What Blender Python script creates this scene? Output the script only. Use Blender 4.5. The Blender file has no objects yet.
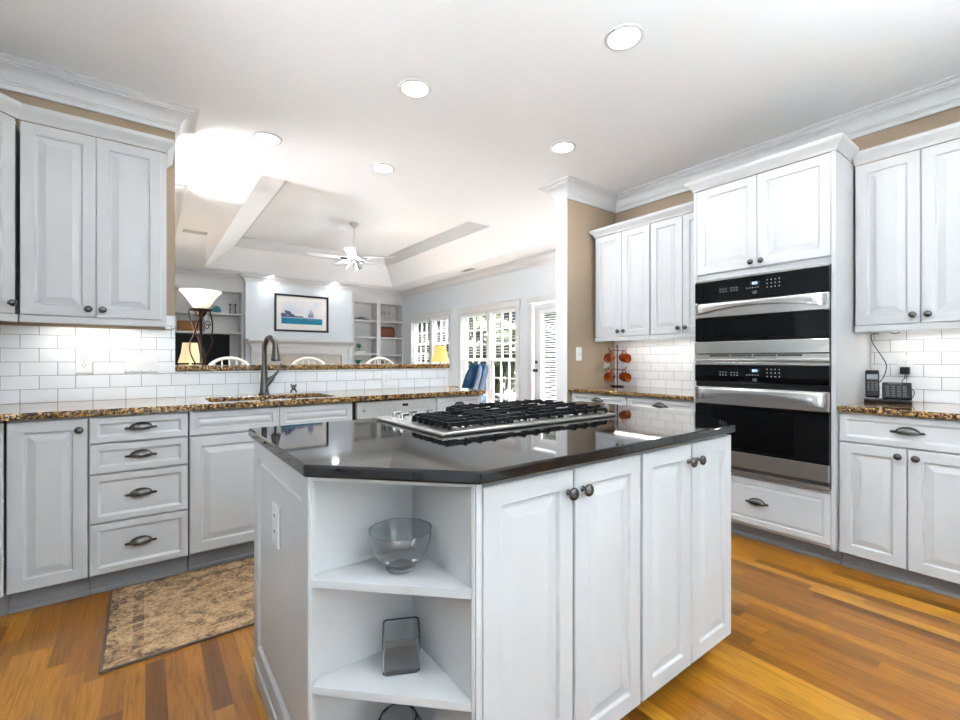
import bpy, bmesh, math, random
from mathutils import Vector, Matrix
random.seed(7)
C = bpy.context.scene.collection
PI = math.pi

# ------------------------------------------------------------------ camera, world, exposure
CAMH = 1.165
cam_d = bpy.data.cameras.new('camera'); cam = bpy.data.objects.new('camera', cam_d); C.objects.link(cam)
cam.location = (0, 0, CAMH)
YAW = math.atan(334.5 / 449.0)
cam.rotation_euler = (PI / 2, 0, -YAW)
cam_d.sensor_width = 36; cam_d.lens = 36 * 449.0 / 960.0; cam_d.clip_start = 0.05; cam_d.clip_end = 200
bpy.context.scene.camera = cam
sc = bpy.context.scene
sc.view_settings.view_transform = 'Standard'
sc.view_settings.look = 'None'
sc.view_settings.gamma = 1
sc.view_settings.use_curve_mapping = False
sc.view_settings.exposure = 2.13
W = bpy.data.worlds.new('sky'); sc.world = W; W.use_nodes = True
bg = W.node_tree.nodes['Background']
bg.inputs[0].default_value = (0.74, 0.87, 1.0, 1); bg.inputs[1].default_value = 3.5

def light(name, kind, loc, energy, color=(1, 1, 1), rot=(0, 0, 0), parent=None, **kw):
    d = bpy.data.lights.new(name, kind); d.energy = energy; d.color = color
    for k, v in kw.items(): setattr(d, k, v)
    o = bpy.data.objects.new(name, d); C.objects.link(o); o.location = loc; o.rotation_euler = rot
    if parent: o.parent = parent
    return o
sun = light('sun', 'SUN', (12, 8, 12), 230.0, (1, .985, .97), angle=0.02)
sun.rotation_euler = Vector((-0.46, 0.22, -0.80)).to_track_quat('-Z', 'Y').to_euler()
CAN_W = 3.4          # each recessed ceiling can
PEND_W = 90  # unseen pendant added to brighten the kitchen ceiling
STRIP_W = .33         # under-cabinet strips

# ------------------------------------------------------------------ materials
MATS = {}
def newmat(name):
    m = bpy.data.materials.new(name); m.use_nodes = True
    nt = m.node_tree; return m, nt, nt.nodes['Principled BSDF']
def mat(name, col, rough=.5, metal=0., spec=.5, emit=None, estr=0., trans=0., ior=1.45, coat=0., bump=None, var=None):
    if name in MATS: return MATS[name]
    m, nt, b = newmat(name)
    b.inputs['Base Color'].default_value = (*col, 1); b.inputs['Roughness'].default_value = rough
    b.inputs['Metallic'].default_value = metal; b.inputs['Specular IOR Level'].default_value = spec
    b.inputs['Transmission Weight'].default_value = trans; b.inputs['IOR'].default_value = ior
    b.inputs['Coat Weight'].default_value = coat
    if emit: b.inputs['Emission Color'].default_value = (*emit, 1); b.inputs['Emission Strength'].default_value = estr
    tc = nt.nodes.new('ShaderNodeTexCoord')
    if var:      # (scale, amount)
        n = nt.nodes.new('ShaderNodeTexNoise'); n.inputs['Scale'].default_value = var[0]; n.inputs['Detail'].default_value = 3
        nt.links.new(tc.outputs['Object'], n.inputs['Vector'])
        mx = nt.nodes.new('ShaderNodeMix'); mx.data_type = 'RGBA'
        mx.inputs['A'].default_value = (*[c * (1 - var[1]) for c in col], 1); mx.inputs['B'].default_value = (*[min(1, c * (1 + var[1])) for c in col], 1)
        nt.links.new(n.outputs['Fac'], mx.inputs['Factor']); nt.links.new(mx.outputs['Result'], b.inputs['Base Color'])
    if bump:
        n = nt.nodes.new('ShaderNodeTexNoise'); n.inputs['Scale'].default_value = bump[0]; n.inputs['Detail'].default_value = 4
        nt.links.new(tc.outputs['Object'], n.inputs['Vector'])
        bp = nt.nodes.new('ShaderNodeBump'); bp.inputs['Strength'].default_value = bump[1]; bp.inputs['Distance'].default_value = .002
        nt.links.new(n.outputs['Fac'], bp.inputs['Height']); nt.links.new(bp.outputs['Normal'], b.inputs['Normal'])
    MATS[name] = m; return m
def ramp(nt, pts, interp='LINEAR'):
    r = nt.nodes.new('ShaderNodeValToRGB'); r.color_ramp.interpolation = interp
    el = r.color_ramp.elements
    while len(el) < len(pts): el.new(.5)
    for e, (p, c) in zip(el, pts): e.position = p; e.color = (*c, 1)
    return r
def mth(nt, op, a, b=None):
    n = nt.nodes.new('ShaderNodeMath'); n.operation = op
    for i, v in enumerate((a, b)):
        if v is None: continue
        if isinstance(v, (int, float)): n.inputs[i].default_value = v
        else: nt.links.new(v, n.inputs[i])
    return n.outputs[0]
def thin_glass(name, tint=(1, 1, 1), gloss=.08, rough=0.0):
    m = bpy.data.materials.new(name); m.use_nodes = True; nt = m.node_tree; nt.nodes.clear()
    o = nt.nodes.new('ShaderNodeOutputMaterial'); t = nt.nodes.new('ShaderNodeBsdfTransparent'); g = nt.nodes.new('ShaderNodeBsdfGlossy')
    g.inputs['Roughness'].default_value = rough; t.inputs['Color'].default_value = (*tint, 1)
    fr = nt.nodes.new('ShaderNodeFresnel'); fr.inputs['IOR'].default_value = 1.45
    mx = nt.nodes.new('ShaderNodeMixShader')
    f = mth(nt, 'MULTIPLY', fr.outputs[0], gloss * 12)
    nt.links.new(f, mx.inputs[0]); nt.links.new(t.outputs[0], mx.inputs[1]); nt.links.new(g.outputs[0], mx.inputs[2])
    nt.links.new(mx.outputs[0], o.inputs['Surface']); return m
def wood_floor():
    m, nt, b = newmat('oak_floor'); tc = nt.nodes.new('ShaderNodeTexCoord'); sp = nt.nodes.new('ShaderNodeSeparateXYZ')
    nt.links.new(tc.outputs['Object'], sp.inputs[0]); X, Y = sp.outputs[0], sp.outputs[1]
    pw, pl = .060, .78
    ix = mth(nt, 'FLOOR', mth(nt, 'DIVIDE', X, pw))
    wn = nt.nodes.new('ShaderNodeTexWhiteNoise'); wn.noise_dimensions = '1D'; nt.links.new(ix, wn.inputs['W'])
    yo = mth(nt, 'ADD', mth(nt, 'DIVIDE', Y, pl), mth(nt, 'MULTIPLY', wn.outputs['Value'], 7.3))
    iy = mth(nt, 'FLOOR', yo)
    cb = nt.nodes.new('ShaderNodeCombineXYZ'); nt.links.new(ix, cb.inputs[0]); nt.links.new(iy, cb.inputs[1])
    w2 = nt.nodes.new('ShaderNodeTexWhiteNoise'); w2.noise_dimensions = '2D'; nt.links.new(cb.outputs[0], w2.inputs['Vector'])
    base = ramp(nt, [(0, (.115, .037, .002)), (.3, (.205, .074, .0045)), (.55, (.255, .096, .006)), (.8, (.30, .12, .008)), (1, (.39, .18, .015))])
    nt.links.new(w2.outputs['Value'], base.inputs[0])
    # grain
    gv = nt.nodes.new('ShaderNodeCombineXYZ')
    nt.links.new(mth(nt, 'ADD', mth(nt, 'MULTIPLY', X, 42), mth(nt, 'MULTIPLY', w2.outputs['Value'], 50)), gv.inputs[0])
    nt.links.new(mth(nt, 'MULTIPLY', Y, 3.2), gv.inputs[1]); nt.links.new(mth(nt, 'MULTIPLY', w2.outputs['Value'], 31), gv.inputs[2])
    gn = nt.nodes.new('ShaderNodeTexNoise'); gn.inputs['Scale'].default_value = 1.6; gn.inputs['Detail'].default_value = 6; gn.inputs['Distortion'].default_value = 1.2
    nt.links.new(gv.outputs[0], gn.inputs['Vector'])
    gr = ramp(nt, [(.3, (.52, .46, .40)), (.5, (.95, .95, .95)), (.72, (1.18, 1.14, 1.08))]); nt.links.new(gn.outputs['Fac'], gr.inputs[0])
    mu = nt.nodes.new('ShaderNodeMix'); mu.data_type = 'RGBA'; mu.blend_type = 'MULTIPLY'; mu.inputs['Factor'].default_value = .85
    nt.links.new(base.outputs[0], mu.inputs['A']); nt.links.new(gr.outputs[0], mu.inputs['B'])
    # seams
    fx = mth(nt, 'FRACT', mth(nt, 'DIVIDE', X, pw)); fy = mth(nt, 'FRACT', yo)
    sx = mth(nt, 'LESS_THAN', mth(nt, 'ABSOLUTE', mth(nt, 'SUBTRACT', fx, .5)), .488)
    sy = mth(nt, 'LESS_THAN', mth(nt, 'ABSOLUTE', mth(nt, 'SUBTRACT', fy, .5)), .4985)
    s = mth(nt, 'MULTIPLY', sx, sy)
    m2 = nt.nodes.new('ShaderNodeMix'); m2.data_type = 'RGBA'; m2.inputs['A'].default_value = (.13, .05, .012, 1)
    nt.links.new(mth(nt, 'ADD', mth(nt, 'MULTIPLY', s, .55), .45), m2.inputs['Factor']); nt.links.new(mu.outputs['Result'], m2.inputs['B'])
    nt.links.new(m2.outputs['Result'], b.inputs['Base Color'])
    b.inputs['Roughness'].default_value = .30; b.inputs['Coat Weight'].default_value = .08; b.inputs['Coat Roughness'].default_value = .12
    return m
def granite(name, black=False):
    m, nt, b = newmat(name); tc = nt.nodes.new('ShaderNodeTexCoord')
    v = nt.nodes.new('ShaderNodeTexVoronoi'); v.inputs['Scale'].default_value = 150 if not black else 260
    n = nt.nodes.new('ShaderNodeTexNoise'); n.inputs['Scale'].default_value = 46 if not black else 120; n.inputs['Detail'].default_value = 5; n.inputs['Roughness'].default_value = .7
    for q in (v, n): nt.links.new(tc.outputs['Object'], q.inputs['Vector'])
    if black:
        r = ramp(nt, [(0, (.004, .004, .005)), (.62, (.006, .006, .007)), (.74, (.03, .032, .036))])
        nt.links.new(n.outputs['Fac'], r.inputs[0]); nt.links.new(r.outputs[0], b.inputs['Base Color'])
        b.inputs['Roughness'].default_value = .04; b.inputs['IOR'].default_value = 1.55
        return m
    sp = nt.nodes.new('ShaderNodeSeparateColor'); nt.links.new(v.outputs['Color'], sp.inputs[0])
    f = mth(nt, 'ADD', mth(nt, 'MULTIPLY', sp.outputs[0], .42), mth(nt, 'MULTIPLY', n.outputs['Fac'], .72))
    r = ramp(nt, [(.0, (.005, .004, .003)), (.46, (.010, .006, .004)), (.53, (.07, .030, .009)), (.60, (.20, .095, .025)), (.69, (.34, .185, .055)), (.80, (.48, .33, .15)), (.92, (.05, .03, .015))])
    nt.links.new(f, r.inputs[0]); nt.links.new(r.outputs[0], b.inputs['Base Color'])
    b.inputs['Roughness'].default_value = .07; b.inputs['Coat Weight'].default_value = .5; b.inputs['Coat Roughness'].default_value = .03
    return m
def tile(name, axis, x0, z0):
    m, nt, b = newmat(name); tc = nt.nodes.new('ShaderNodeTexCoord'); sp = nt.nodes.new('ShaderNodeSeparateXYZ'); cb = nt.nodes.new('ShaderNodeCombineXYZ')
    nt.links.new(tc.outputs['Object'], sp.inputs[0])
    nt.links.new(mth(nt, 'SUBTRACT', sp.outputs[axis], x0 - 50 * .1525), cb.inputs[0]); nt.links.new(mth(nt, 'SUBTRACT', sp.outputs[2], z0 - 40 * .0762), cb.inputs[1])
    br = nt.nodes.new('ShaderNodeTexBrick'); br.offset = .5; br.inputs['Scale'].default_value = 1
    br.inputs['Brick Width'].default_value = .1525; br.inputs['Row Height'].default_value = .0762; br.inputs['Mortar Size'].default_value = .0016
    br.inputs['Mortar Smooth'].default_value = .3
    br.inputs['Color1'].default_value = (.64, .65, .66, 1); br.inputs['Color2'].default_value = (.61, .62, .63, 1); br.inputs['Mortar'].default_value = (.15, .15, .155, 1)
    nt.links.new(cb.outputs[0], br.inputs['Vector']); nt.links.new(br.outputs['Color'], b.inputs['Base Color'])
    bp = nt.nodes.new('ShaderNodeBump'); bp.inputs['Strength'].default_value = .6; bp.inputs['Distance'].default_value = .002; bp.invert = True
    nt.links.new(br.outputs['Fac'], bp.inputs['Height']); nt.links.new(bp.outputs['Normal'], b.inputs['Normal'])
    b.inputs['Roughness'].default_value = .12
    return m
def rug_mat():
    m, nt, b = newmat('rug_wool'); tc = nt.nodes.new('ShaderNodeTexCoord')
    n = nt.nodes.new('ShaderNodeTexNoise'); n.inputs['Scale'].default_value = 85; n.inputs['Detail'].default_value = 4; n.inputs['Roughness'].default_value = .8
    n2 = nt.nodes.new('ShaderNodeTexNoise'); n2.inputs['Scale'].default_value = 9; n2.inputs['Detail'].default_value = 3; n2.inputs['Distortion'].default_value = 1.5
    mp = nt.nodes.new('ShaderNodeMapping'); mp.inputs['Scale'].default_value = (.8, 1.6, 1)
    nt.links.new(tc.outputs['Object'], mp.inputs[0]); nt.links.new(mp.outputs[0], n.inputs['Vector']); nt.links.new(tc.outputs['Object'], n2.inputs['Vector'])
    sp = nt.nodes.new('ShaderNodeSeparateXYZ'); nt.links.new(tc.outputs['Object'], sp.inputs[0])
    # distance to rug edge (object centred at the rug centre, half sizes .62 x .365)
    ex = mth(nt, 'SUBTRACT', .62, mth(nt, 'ABSOLUTE', sp.outputs[0])); ey = mth(nt, 'SUBTRACT', .365, mth(nt, 'ABSOLUTE', sp.outputs[1]))
    e = mth(nt, 'MINIMUM', ex, ey)
    band = mth(nt, 'MULTIPLY', mth(nt, 'GREATER_THAN', e, .085), mth(nt, 'LESS_THAN', e, .125))
    edge = mth(nt, 'LESS_THAN', e, .03)
    f = mth(nt, 'SUBTRACT', mth(nt, 'ADD', mth(nt, 'MULTIPLY', n.outputs['Fac'], .7), mth(nt, 'MULTIPLY', n2.outputs['Fac'], .42)), mth(nt, 'ADD', mth(nt, 'MULTIPLY', band, .055), mth(nt, 'MULTIPLY', edge, .04)))
    r = ramp(nt, [(.0, (.03, .027, .025)), (.44, (.06, .05, .045)), (.50, (.18, .115, .065)), (.57, (.34, .21, .11)), (.68, (.44, .31, .185))])
    nt.links.new(f, r.inputs[0]); nt.links.new(r.outputs[0], b.inputs['Base Color']); b.inputs['Roughness'].default_value = .95
    b.inputs['Specular IOR Level'].default_value = .1
    return m
def steel(name, col=(.50, .49, .48), rough=.24, axis=2):
    m, nt, b = newmat(name); tc = nt.nodes.new('ShaderNodeTexCoord'); mp = nt.nodes.new('ShaderNodeMapping')
    s = [4, 4, 4]; s[axis] = 320; mp.inputs['Scale'].default_value = s
    n = nt.nodes.new('ShaderNodeTexNoise'); n.inputs['Scale'].default_value = 1.5; n.inputs['Detail'].default_value = 2
    nt.links.new(tc.outputs['Object'], mp.inputs[0]); nt.links.new(mp.outputs[0], n.inputs['Vector'])
    nt.links.new(mth(nt, 'ADD', mth(nt, 'MULTIPLY', n.outputs['Fac'], .14), rough - .07), b.inputs['Roughness'])
    b.inputs['Base Color'].default_value = (*col, 1); b.inputs['Metallic'].default_value = 1
    return m
M_CAB = mat('cabinet_paint', (.45, .45, .45), .32, var=(6, .012))
M_CAB_IN = mat('cabinet_inside', (.42, .42, .42), .5, var=(6, .02))
M_TRIM = mat('trim_paint', (.66, .66, .66), .35, var=(3, .01))
M_CEIL = mat('ceiling_paint', (.89, .895, .90), .9, var=(2, .008))
M_TAUPE = mat('taupe_wall_paint', (.285, .215, .150), .8, var=(3, .03), bump=(180, .05))
M_GREY = mat('pale_grey_wall_paint', (.70, .74, .78), .8, var=(3, .015))
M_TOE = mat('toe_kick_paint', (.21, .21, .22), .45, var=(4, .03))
M_GRAN = granite('gold_granite'); M_BLACK = granite('black_granite', True)
M_PEWT = mat('dark_pewter', (.115, .108, .104), .27, 1.0, var=(60, .25))
M_BRONZE = mat('oiled_bronze', (.030, .014, .009), .45, .9, var=(50, .25))
M_FAUC = mat('brushed_pewter_faucet', (.10, .092, .086), .28, 1.0, var=(40, .1))
M_STEEL = steel('brushed_steel', (.44, .43, .42)); M_STEELB = steel('brushed_steel_tray', (.42, .41, .39), .32, 0)
M_CHROME = mat('polished_steel', (.75, .75, .75), .12, 1.0, var=(20, .05))
M_IRON = mat('cast_iron', (.003, .003, .0035), .45, 0, .18, var=(60, .3), bump=(300, .3))
M_GLASSBLK = mat('black_oven_glass', (.0015, .0015, .0018), .03, 0, .25, var=(3, .1))
M_BLKPL = mat('black_plastic', (.004, .004, .0045), .35, 0, .3, var=(30, .2))
M_GREYPL = mat('grey_plastic', (.055, .057, .06), .4, var=(30, .1))
M_WPLATE = mat('white_plastic', (.60, .60, .60), .3, var=(20, .01))
M_SLOT = mat('dark_slot', (.03, .03, .03), .6, var=(20, .1))
M_FLOOR = wood_floor(); M_RUG = rug_mat()
M_RUGEDGE = mat('rug_binding', (.10, .075, .06), .9, var=(60, .3))
M_TILE_S = tile('subway_tile_sink_wall', 0, -.02, .925); M_TILE_R = tile('subway_tile_right_wall', 1, .04, .91)
M_CLEAR = mat('clear_glass', (.86, .88, .89), .02, trans=1.0, ior=1.45, var=(3, .005))
M_PANE = thin_glass('window_pane'); 
M_CAN = mat('lit_can_lens', (1, 1, 1), .5, emit=(1, .98, .95), estr=5, var=(5, .01))
M_STRIP = mat('lit_strip', (1, 1, 1), .5, emit=(1, .97, .92), estr=4, var=(5, .01))
M_SHADE = mat('lit_cream_shade', (.70, .58, .36), .7, emit=(1, .78, .42), estr=.11, var=(30, .08))
M_SHADE2 = mat('lit_amber_shade', (.66, .42, .16), .7, emit=(1, .50, .10), estr=.17, var=(30, .15))
M_ALAB = mat('lit_alabaster_glass', (.92, .84, .70), .35, emit=(1, .82, .52), estr=.11, var=(14, .06))
M_WICK = mat('wicker', (.34, .17, .05), .7, var=(90, .5), bump=(120, 1))
M_TEAL = mat('teal_glaze', (.04, .26, .33), .2, var=(30, .4))
M_GREEN = mat('green_leaf_glaze', (.01, .20, .10), .3, var=(40, .4))
M_BROWN = mat('walnut_wood', (.10, .035, .018), .35, var=(25, .3))
M_CREAM = mat('cream_painted_wood', (.72, .64, .56), .4, var=(12, .04))
M_BLUE = mat('blue_leather', (.001, .034, .085), .5, 0, .25, var=(5, .25), bump=(90, .25))
M_PAPER = mat('mat_board', (.82, .79, .76), .8, var=(5, .01))
M_STONE = mat('beige_marble', (.56, .53, .47), .3, var=(9, .16))
M_AMBER = mat('copper_amber_glaze', (.24, .036, .004), .12, .35, coat=.6, var=(22, .25))
M_AMBERIN = mat('amber_glaze_inside', (.38, .085, .008), .2, var=(35, .6))
M_TVS = mat('dark_screen', (.001, .001, .0012), .3, 0, .12, var=(3, .1))
M_DUSK = mat('dark_void', (.02, .018, .016), .8, var=(9, .2))
M_BLIND = mat('white_blind_slat', (.80, .80, .79), .45, var=(9, .01))
M_LEAF = [mat('leaf_green_%s' % k, c, .6, var=(3, .45)) for k, c in (('deep', (.004, .012, .003)), ('mid', (.010, .026, .004)), ('light', (.030, .054, .006)))]
M_BARK = mat('bark', (.10, .07, .05), .9, var=(9, .3))
M_LAWN = mat('lawn', (.05, .08, .03), .9, var=(4, .4)); M_PATIO = mat('pale_patio_stone', (.64, .65, .66), .8, var=(3, .15))
M_PATIOFAB = mat('slate_blue_metal', (.06, .12, .22), .5, var=(9, .2))
M_BEIGE = mat('beige_fabric', (.58, .50, .40), .85, var=(40, .1))

# ------------------------------------------------------------------ mesh helpers
class MB:
    def __init__(s): s.b = bmesh.new()
    def box(s, x0, x1, y0, y1, z0, z1):
        v = [s.b.verts.new(p) for p in ((x0, y0, z0), (x1, y0, z0), (x1, y1, z0), (x0, y1, z0), (x0, y0, z1), (x1, y0, z1), (x1, y1, z1), (x0, y1, z1))]
        for f in ((0, 3, 2, 1), (4, 5, 6, 7), (0, 1, 5, 4), (1, 2, 6, 5), (2, 3, 7, 6), (3, 0, 4, 7)): s.b.faces.new([v[i] for i in f])
        return s
    def prism(s, poly, z0, z1):
        lo = [s.b.verts.new((x, y, z0)) for x, y in poly]; hi = [s.b.verts.new((x, y, z1)) for x, y in poly]
        n = len(poly); s.b.faces.new(lo[::-1]); s.b.faces.new(hi)
        for i in range(n): s.b.faces.new([lo[i], lo[(i + 1) % n], hi[(i + 1) % n], hi[i]])
        return s
    def ring(s, c, u, v, r, n): return [s.b.verts.new(c + u * (math.cos(2 * PI * i / n) * r) + v * (math.sin(2 * PI * i / n) * r)) for i in range(n)]
    def tube(s, pts, r, n=10, cap=True):
        pts = [Vector(p) for p in pts]; rs = r if isinstance(r, (list, tuple)) else [r] * len(pts)
        t = (pts[1] - pts[0]).normalized(); u = t.orthogonal().normalized(); prev = None; first = None
        for i, p in enumerate(pts):
            a = pts[max(i - 1, 0)]; b = pts[min(i + 1, len(pts) - 1)]; t = (b - a).normalized()
            u = (u - t * u.dot(t)); u = u.normalized() if u.length > 1e-6 else t.orthogonal().normalized(); v = t.cross(u)
            rg = s.ring(p, u, v, rs[i], n)
            if prev:
                for k in range(n): s.b.faces.new([prev[k], prev[(k + 1) % n], rg[(k + 1) % n], rg[k]])
            else: first = rg
            prev = rg
        if cap: s.b.faces.new(first[::-1]); s.b.faces.new(prev)
        return s
    def lathe(s, prof, c=(0, 0, 0), axis=(0, 0, 1), n=24, sx=1., sy=1.):
        c = Vector(c); a = Vector(axis).normalized()
        if abs(a.z) > .9: u = Vector((1, 0, 0)); v = Vector((0, 1, 0)) * (1 if a.z > 0 else -1)
        else: v = Vector((0, 0, 1)); u = v.cross(a).normalized(); 
        rings = []
        for r, h in prof:
            if r < 1e-6: rings.append([s.b.verts.new(c + a * h)])
            else: rings.append([s.b.verts.new(c + a * h + u * (math.cos(2 * PI * i / n) * r * sx) + v * (math.sin(2 * PI * i / n) * r * sy)) for i in range(n)])
        for A, B in zip(rings, rings[1:]):
            for k in range(n):
                k2 = (k + 1) % n
                if len(A) == 1 and len(B) == 1: continue
                if len(A) == 1: s.b.faces.new([A[0], B[k2], B[k]])
                elif len(B) == 1: s.b.faces.new([A[k], A[k2], B[0]])
                else: s.b.faces.new([A[k], A[k2], B[k2], B[k]])
        return s
    def ball(s, c, r, n=12, sc=(1, 1, 1)):
        m = Matrix.Translation(c) @ Matrix.Diagonal((*sc, 1)); bmesh.ops.create_icosphere(s.b, subdivisions=2, radius=r, matrix=m); return s
    def panel(s, x0, x1, z0, z1, y, th, steps):
        """framed front facing -y: nested rectangles (inset, depth behind the front plane y)"""
        L = [(0, th)] + steps; rings = []
        for ins, d in L:
            rings.append([s.b.verts.new(p) for p in ((x0 + ins, y + d, z0 + ins), (x1 - ins, y + d, z0 + ins), (x1 - ins, y + d, z1 - ins), (x0 + ins, y + d, z1 - ins))])
        s.b.faces.new(rings[0][::-1])
        for A, B in zip(rings, rings[1:]):
            for k in range(4): s.b.faces.new([A[k], A[(k + 1) % 4], B[(k + 1) % 4], B[k]])
        s.b.faces.new(rings[-1]); return s
    def build(s, name, m, parent=None, smooth=None, bevel=0, loc=None, rz=0, recalc=True):
        if recalc: bmesh.ops.recalc_face_normals(s.b, faces=s.b.faces)
        me = bpy.data.meshes.new(name); s.b.to_mesh(me); s.b.free(); me.materials.append(m)
        o = bpy.data.objects.new(name, me); C.objects.link(o)
        if parent: o.parent = parent
        if loc is not None: o.location = loc
        if rz: o.rotation_euler = (0, 0, rz)
        if smooth:
            me.polygons.foreach_set('use_smooth', [True] * len(me.polygons))
            me.set_sharp_from_angle(angle=math.radians(smooth))
        if bevel:
            md = o.modifiers.new('bevel', 'BEVEL'); md.width = bevel; md.segments = 2; md.limit_method = 'ANGLE'; md.angle_limit = math.radians(40)
        return o
def boxo(name, m, parent, *b, bevel=0.0): return MB().box(*b).build(name, m, parent, bevel=bevel)
def thing(name, label, cat, loc=(0, 0, 0), rz=0, group=None):
    o = bpy.data.objects.new(name, None); C.objects.link(o); o.empty_display_size = .1
    o.location = loc; o.rotation_euler = (0, 0, rz); o['label'] = label; o['category'] = cat
    if group: o['group'] = group
    return o
def tag(o, label, cat, group=None, kind=None):
    o['label'] = label; o['category'] = cat
    if group: o['group'] = group
    if kind: o['kind'] = kind
    return o
def struct(o): o['kind'] = 'structure'; return o
def kids(o): return [c for c in bpy.data.objects if c.parent == o]
def copy_tree(o, parent=None):
    c = o.copy(); C.objects.link(c); c.parent = parent
    for ch in kids(o): copy_tree(ch, c)
    return c
def sweep(path, prof, name, m, parent=None, side=1, closed=False, z=0., smooth=35):
    """profile (out, z) swept along a flat polyline with mitred corners; out = to the right of travel when side=1"""
    mb = MB(); P = [Vector(p) for p in path]; n = len(P); rings = []
    for i, p in enumerate(P):
        def nrm(a, b): d = (b - a).normalized(); return Vector((d.y, -d.x)) * side
        if closed: n1 = nrm(P[i - 1], p); n2 = nrm(p, P[(i + 1) % n])
        else:
            n1 = nrm(P[i - 1], p) if i else None; n2 = nrm(p, P[i + 1]) if i < n - 1 else None
            n1 = n1 or n2; n2 = n2 or n1
        mi = (n1 + n2); mi = mi / (1 + n1.dot(n2))
        rings.append([mb.b.verts.new((p.x + mi.x * o, p.y + mi.y * o, z + h)) for o, h in prof])
    k = len(prof); pairs = list(zip(rings, rings[1:])) + ([(rings[-1], rings[0])] if closed else [])
    for A, B in pairs:
        for j in range(k): mb.b.faces.new([A[j], A[(j + 1) % k], B[(j + 1) % k], B[j]])
    if not closed: mb.b.faces.new(rings[0]); mb.b.faces.new(rings[-1][::-1])
    return mb.build(name, m, parent, smooth=smooth)

# ------------------------------------------------------------------ levels and planes
ZC = 2.77                     # ceiling
YS = 3.50                     # sink wall
XR = 3.78                     # right wall
YBW = 2.80                    # taupe stub wall at the far end of the right run
XL = -1.25                    # left wall
YK = -2.6                     # wall behind
XF = 4.90; YF = 9.95          # family room window wall / back of the built-ins
CZL = .925; CZR = .91         # counter heights

# floor
struct(MB().box(XL - .2, XF + .2, YK - .2, YF + .2, -.05, 0).build('floor', M_FLOOR))
# ceiling with tray
tx0, tx1, ty0, ty1 = .81, 4.36, 4.25, 9.06
ux0, ux1, uy0, uy1, uz, uzt = 1.20, 3.97, 4.78, 8.55, 3.08, 3.24
mb = MB()
for a in ((XL - .2, XF + .2, YK - .2, ty0), (XL - .2, XF + .2, ty1, YF + .2), (XL - .2, tx0, ty0, ty1), (tx1, XF + .2, ty0, ty1)): mb.box(a[0], a[1], a[2], a[3], ZC, ZC + .06)
lo = [(tx0, ty0), (tx1, ty0), (tx1, ty1), (tx0, ty1)]; hi = [(ux0, uy0), (ux1, uy0), (ux1, uy1), (ux0, uy1)]
A = [mb.b.verts.new((*p, ZC + .001)) for p in lo]; B = [mb.b.verts.new((*p, uz)) for p in hi]; D = [mb.b.verts.new((*p, uzt)) for p in hi]
A2 = [mb.b.verts.new((*p, ZC + .3)) for p in lo]; 
for i in range(4):
    j = (i + 1) % 4; mb.b.faces.new([A[i], A[j], B[j], B[i]]); mb.b.faces.new([B[i], B[j], D[j], D[i]])
mb.b.faces.new(D)
mb.box(ux0 - .3, ux1 + .3, uy0 - .3, uy1 + .3, uzt + .02, uzt + .05)
for v in A2: mb.b.verts.remove(v)
struct(mb.build('ceiling', M_CEIL, recalc=False))

# walls
def wall(name, m, *boxes):
    mb = MB()
    for b in boxes: mb.box(*b)
    return struct(mb.build(name, m))
wall('wall_sink', M_TAUPE, (XL, .153, YS, YS + .12, 0, ZC))
wall('wall_bar', M_TRIM, (.154, 2.217, YS, YS + .12, 0, 1.09))
wall('wall_stub', M_TAUPE, (3.075, XR + .12, YBW, YBW + .005, 0, ZC))
wall('wall_stub_back', M_GREY, (3.072, XF, YBW + .006, YBW + .12, 0, ZC))
wall('wall_right', M_TAUPE, (XR, XR + .12, YK, YBW - .001, 0, ZC))
# left kitchen wall with a window opening
LW = (1.0, 2.0, 1.15, 2.0)
wall('wall_left', M_GREY, (XL - .15, XL, YK, LW[0], 0, ZC), (XL - .15, XL, LW[1], YS - .001, 0, ZC), (XL - .15, XL, LW[0], LW[1], 0, LW[2]), (XL - .15, XL, LW[0], LW[1], LW[3], ZC))
BW = (0, 2.1, 1.1, 2.05)  # unseen back window, added to bring in daylight
wall('wall_behind', M_GREY, (XL - .15, BW[0], YK - .15, YK, 0, ZC), (BW[1], XR + .12, YK - .15, YK, 0, ZC), (BW[0], BW[1], YK - .15, YK, 0, BW[2]), (BW[0], BW[1], YK - .15, YK, BW[3], ZC))
wall('wall_family_left', M_GREY, (XL, .184, 5.05, 5.17, 0, ZC), (.064, .184, 5.171, YF, 0, ZC))
FW = (3.80, 4.95, .25, 2.3)  # unseen breakfast window, added so more daylight reaches the family room
wall('wall_breakfast_left', M_GREY, (XL - .15, XL, YS + .12, FW[0], 0, ZC), (XL - .15, XL, FW[1], 5.05, 0, ZC), (XL - .15, XL, FW[0], FW[1], 0, FW[2]), (XL - .15, XL, FW[0], FW[1], FW[3], ZC))
wall('wall_fireplace', M_GREY, (.184, XF, YF, YF + .12, 0, ZC))
wall('wall_chimney', M_GREY, (1.514, 3.577, 9.43, YF - .001, 0, ZC))
# window wall: W1 y 7.62-9.17, W2 y 5.57-7.17, door y 4.28-5.2
W1 = (7.60, 9.19, 1.05, 2.06); W2 = (5.57, 7.18, .20, 2.045); DO = (4.27, 5.20, 0, 2.06)
x0, x1 = XF, XF + .15
wall('wall_windows', M_GREY, (x0, x1, YBW + .13, DO[0], 0, ZC), (x0, x1, DO[0], DO[1], DO[3], ZC), (x0, x1, DO[1], W2[0], 0, ZC),
     (x0, x1, W2[0], W2[1], 0, W2[2]), (x0, x1, W2[0], W2[1], W2[3], ZC), (x0, x1, W2[1], W1[0], 0, ZC),
     (x0, x1, W1[0], W1[1], 0, W1[2]), (x0, x1, W1[0], W1[1], W1[3], ZC), (x0, x1, W1[1], YF + .12, 0, ZC))

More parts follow.
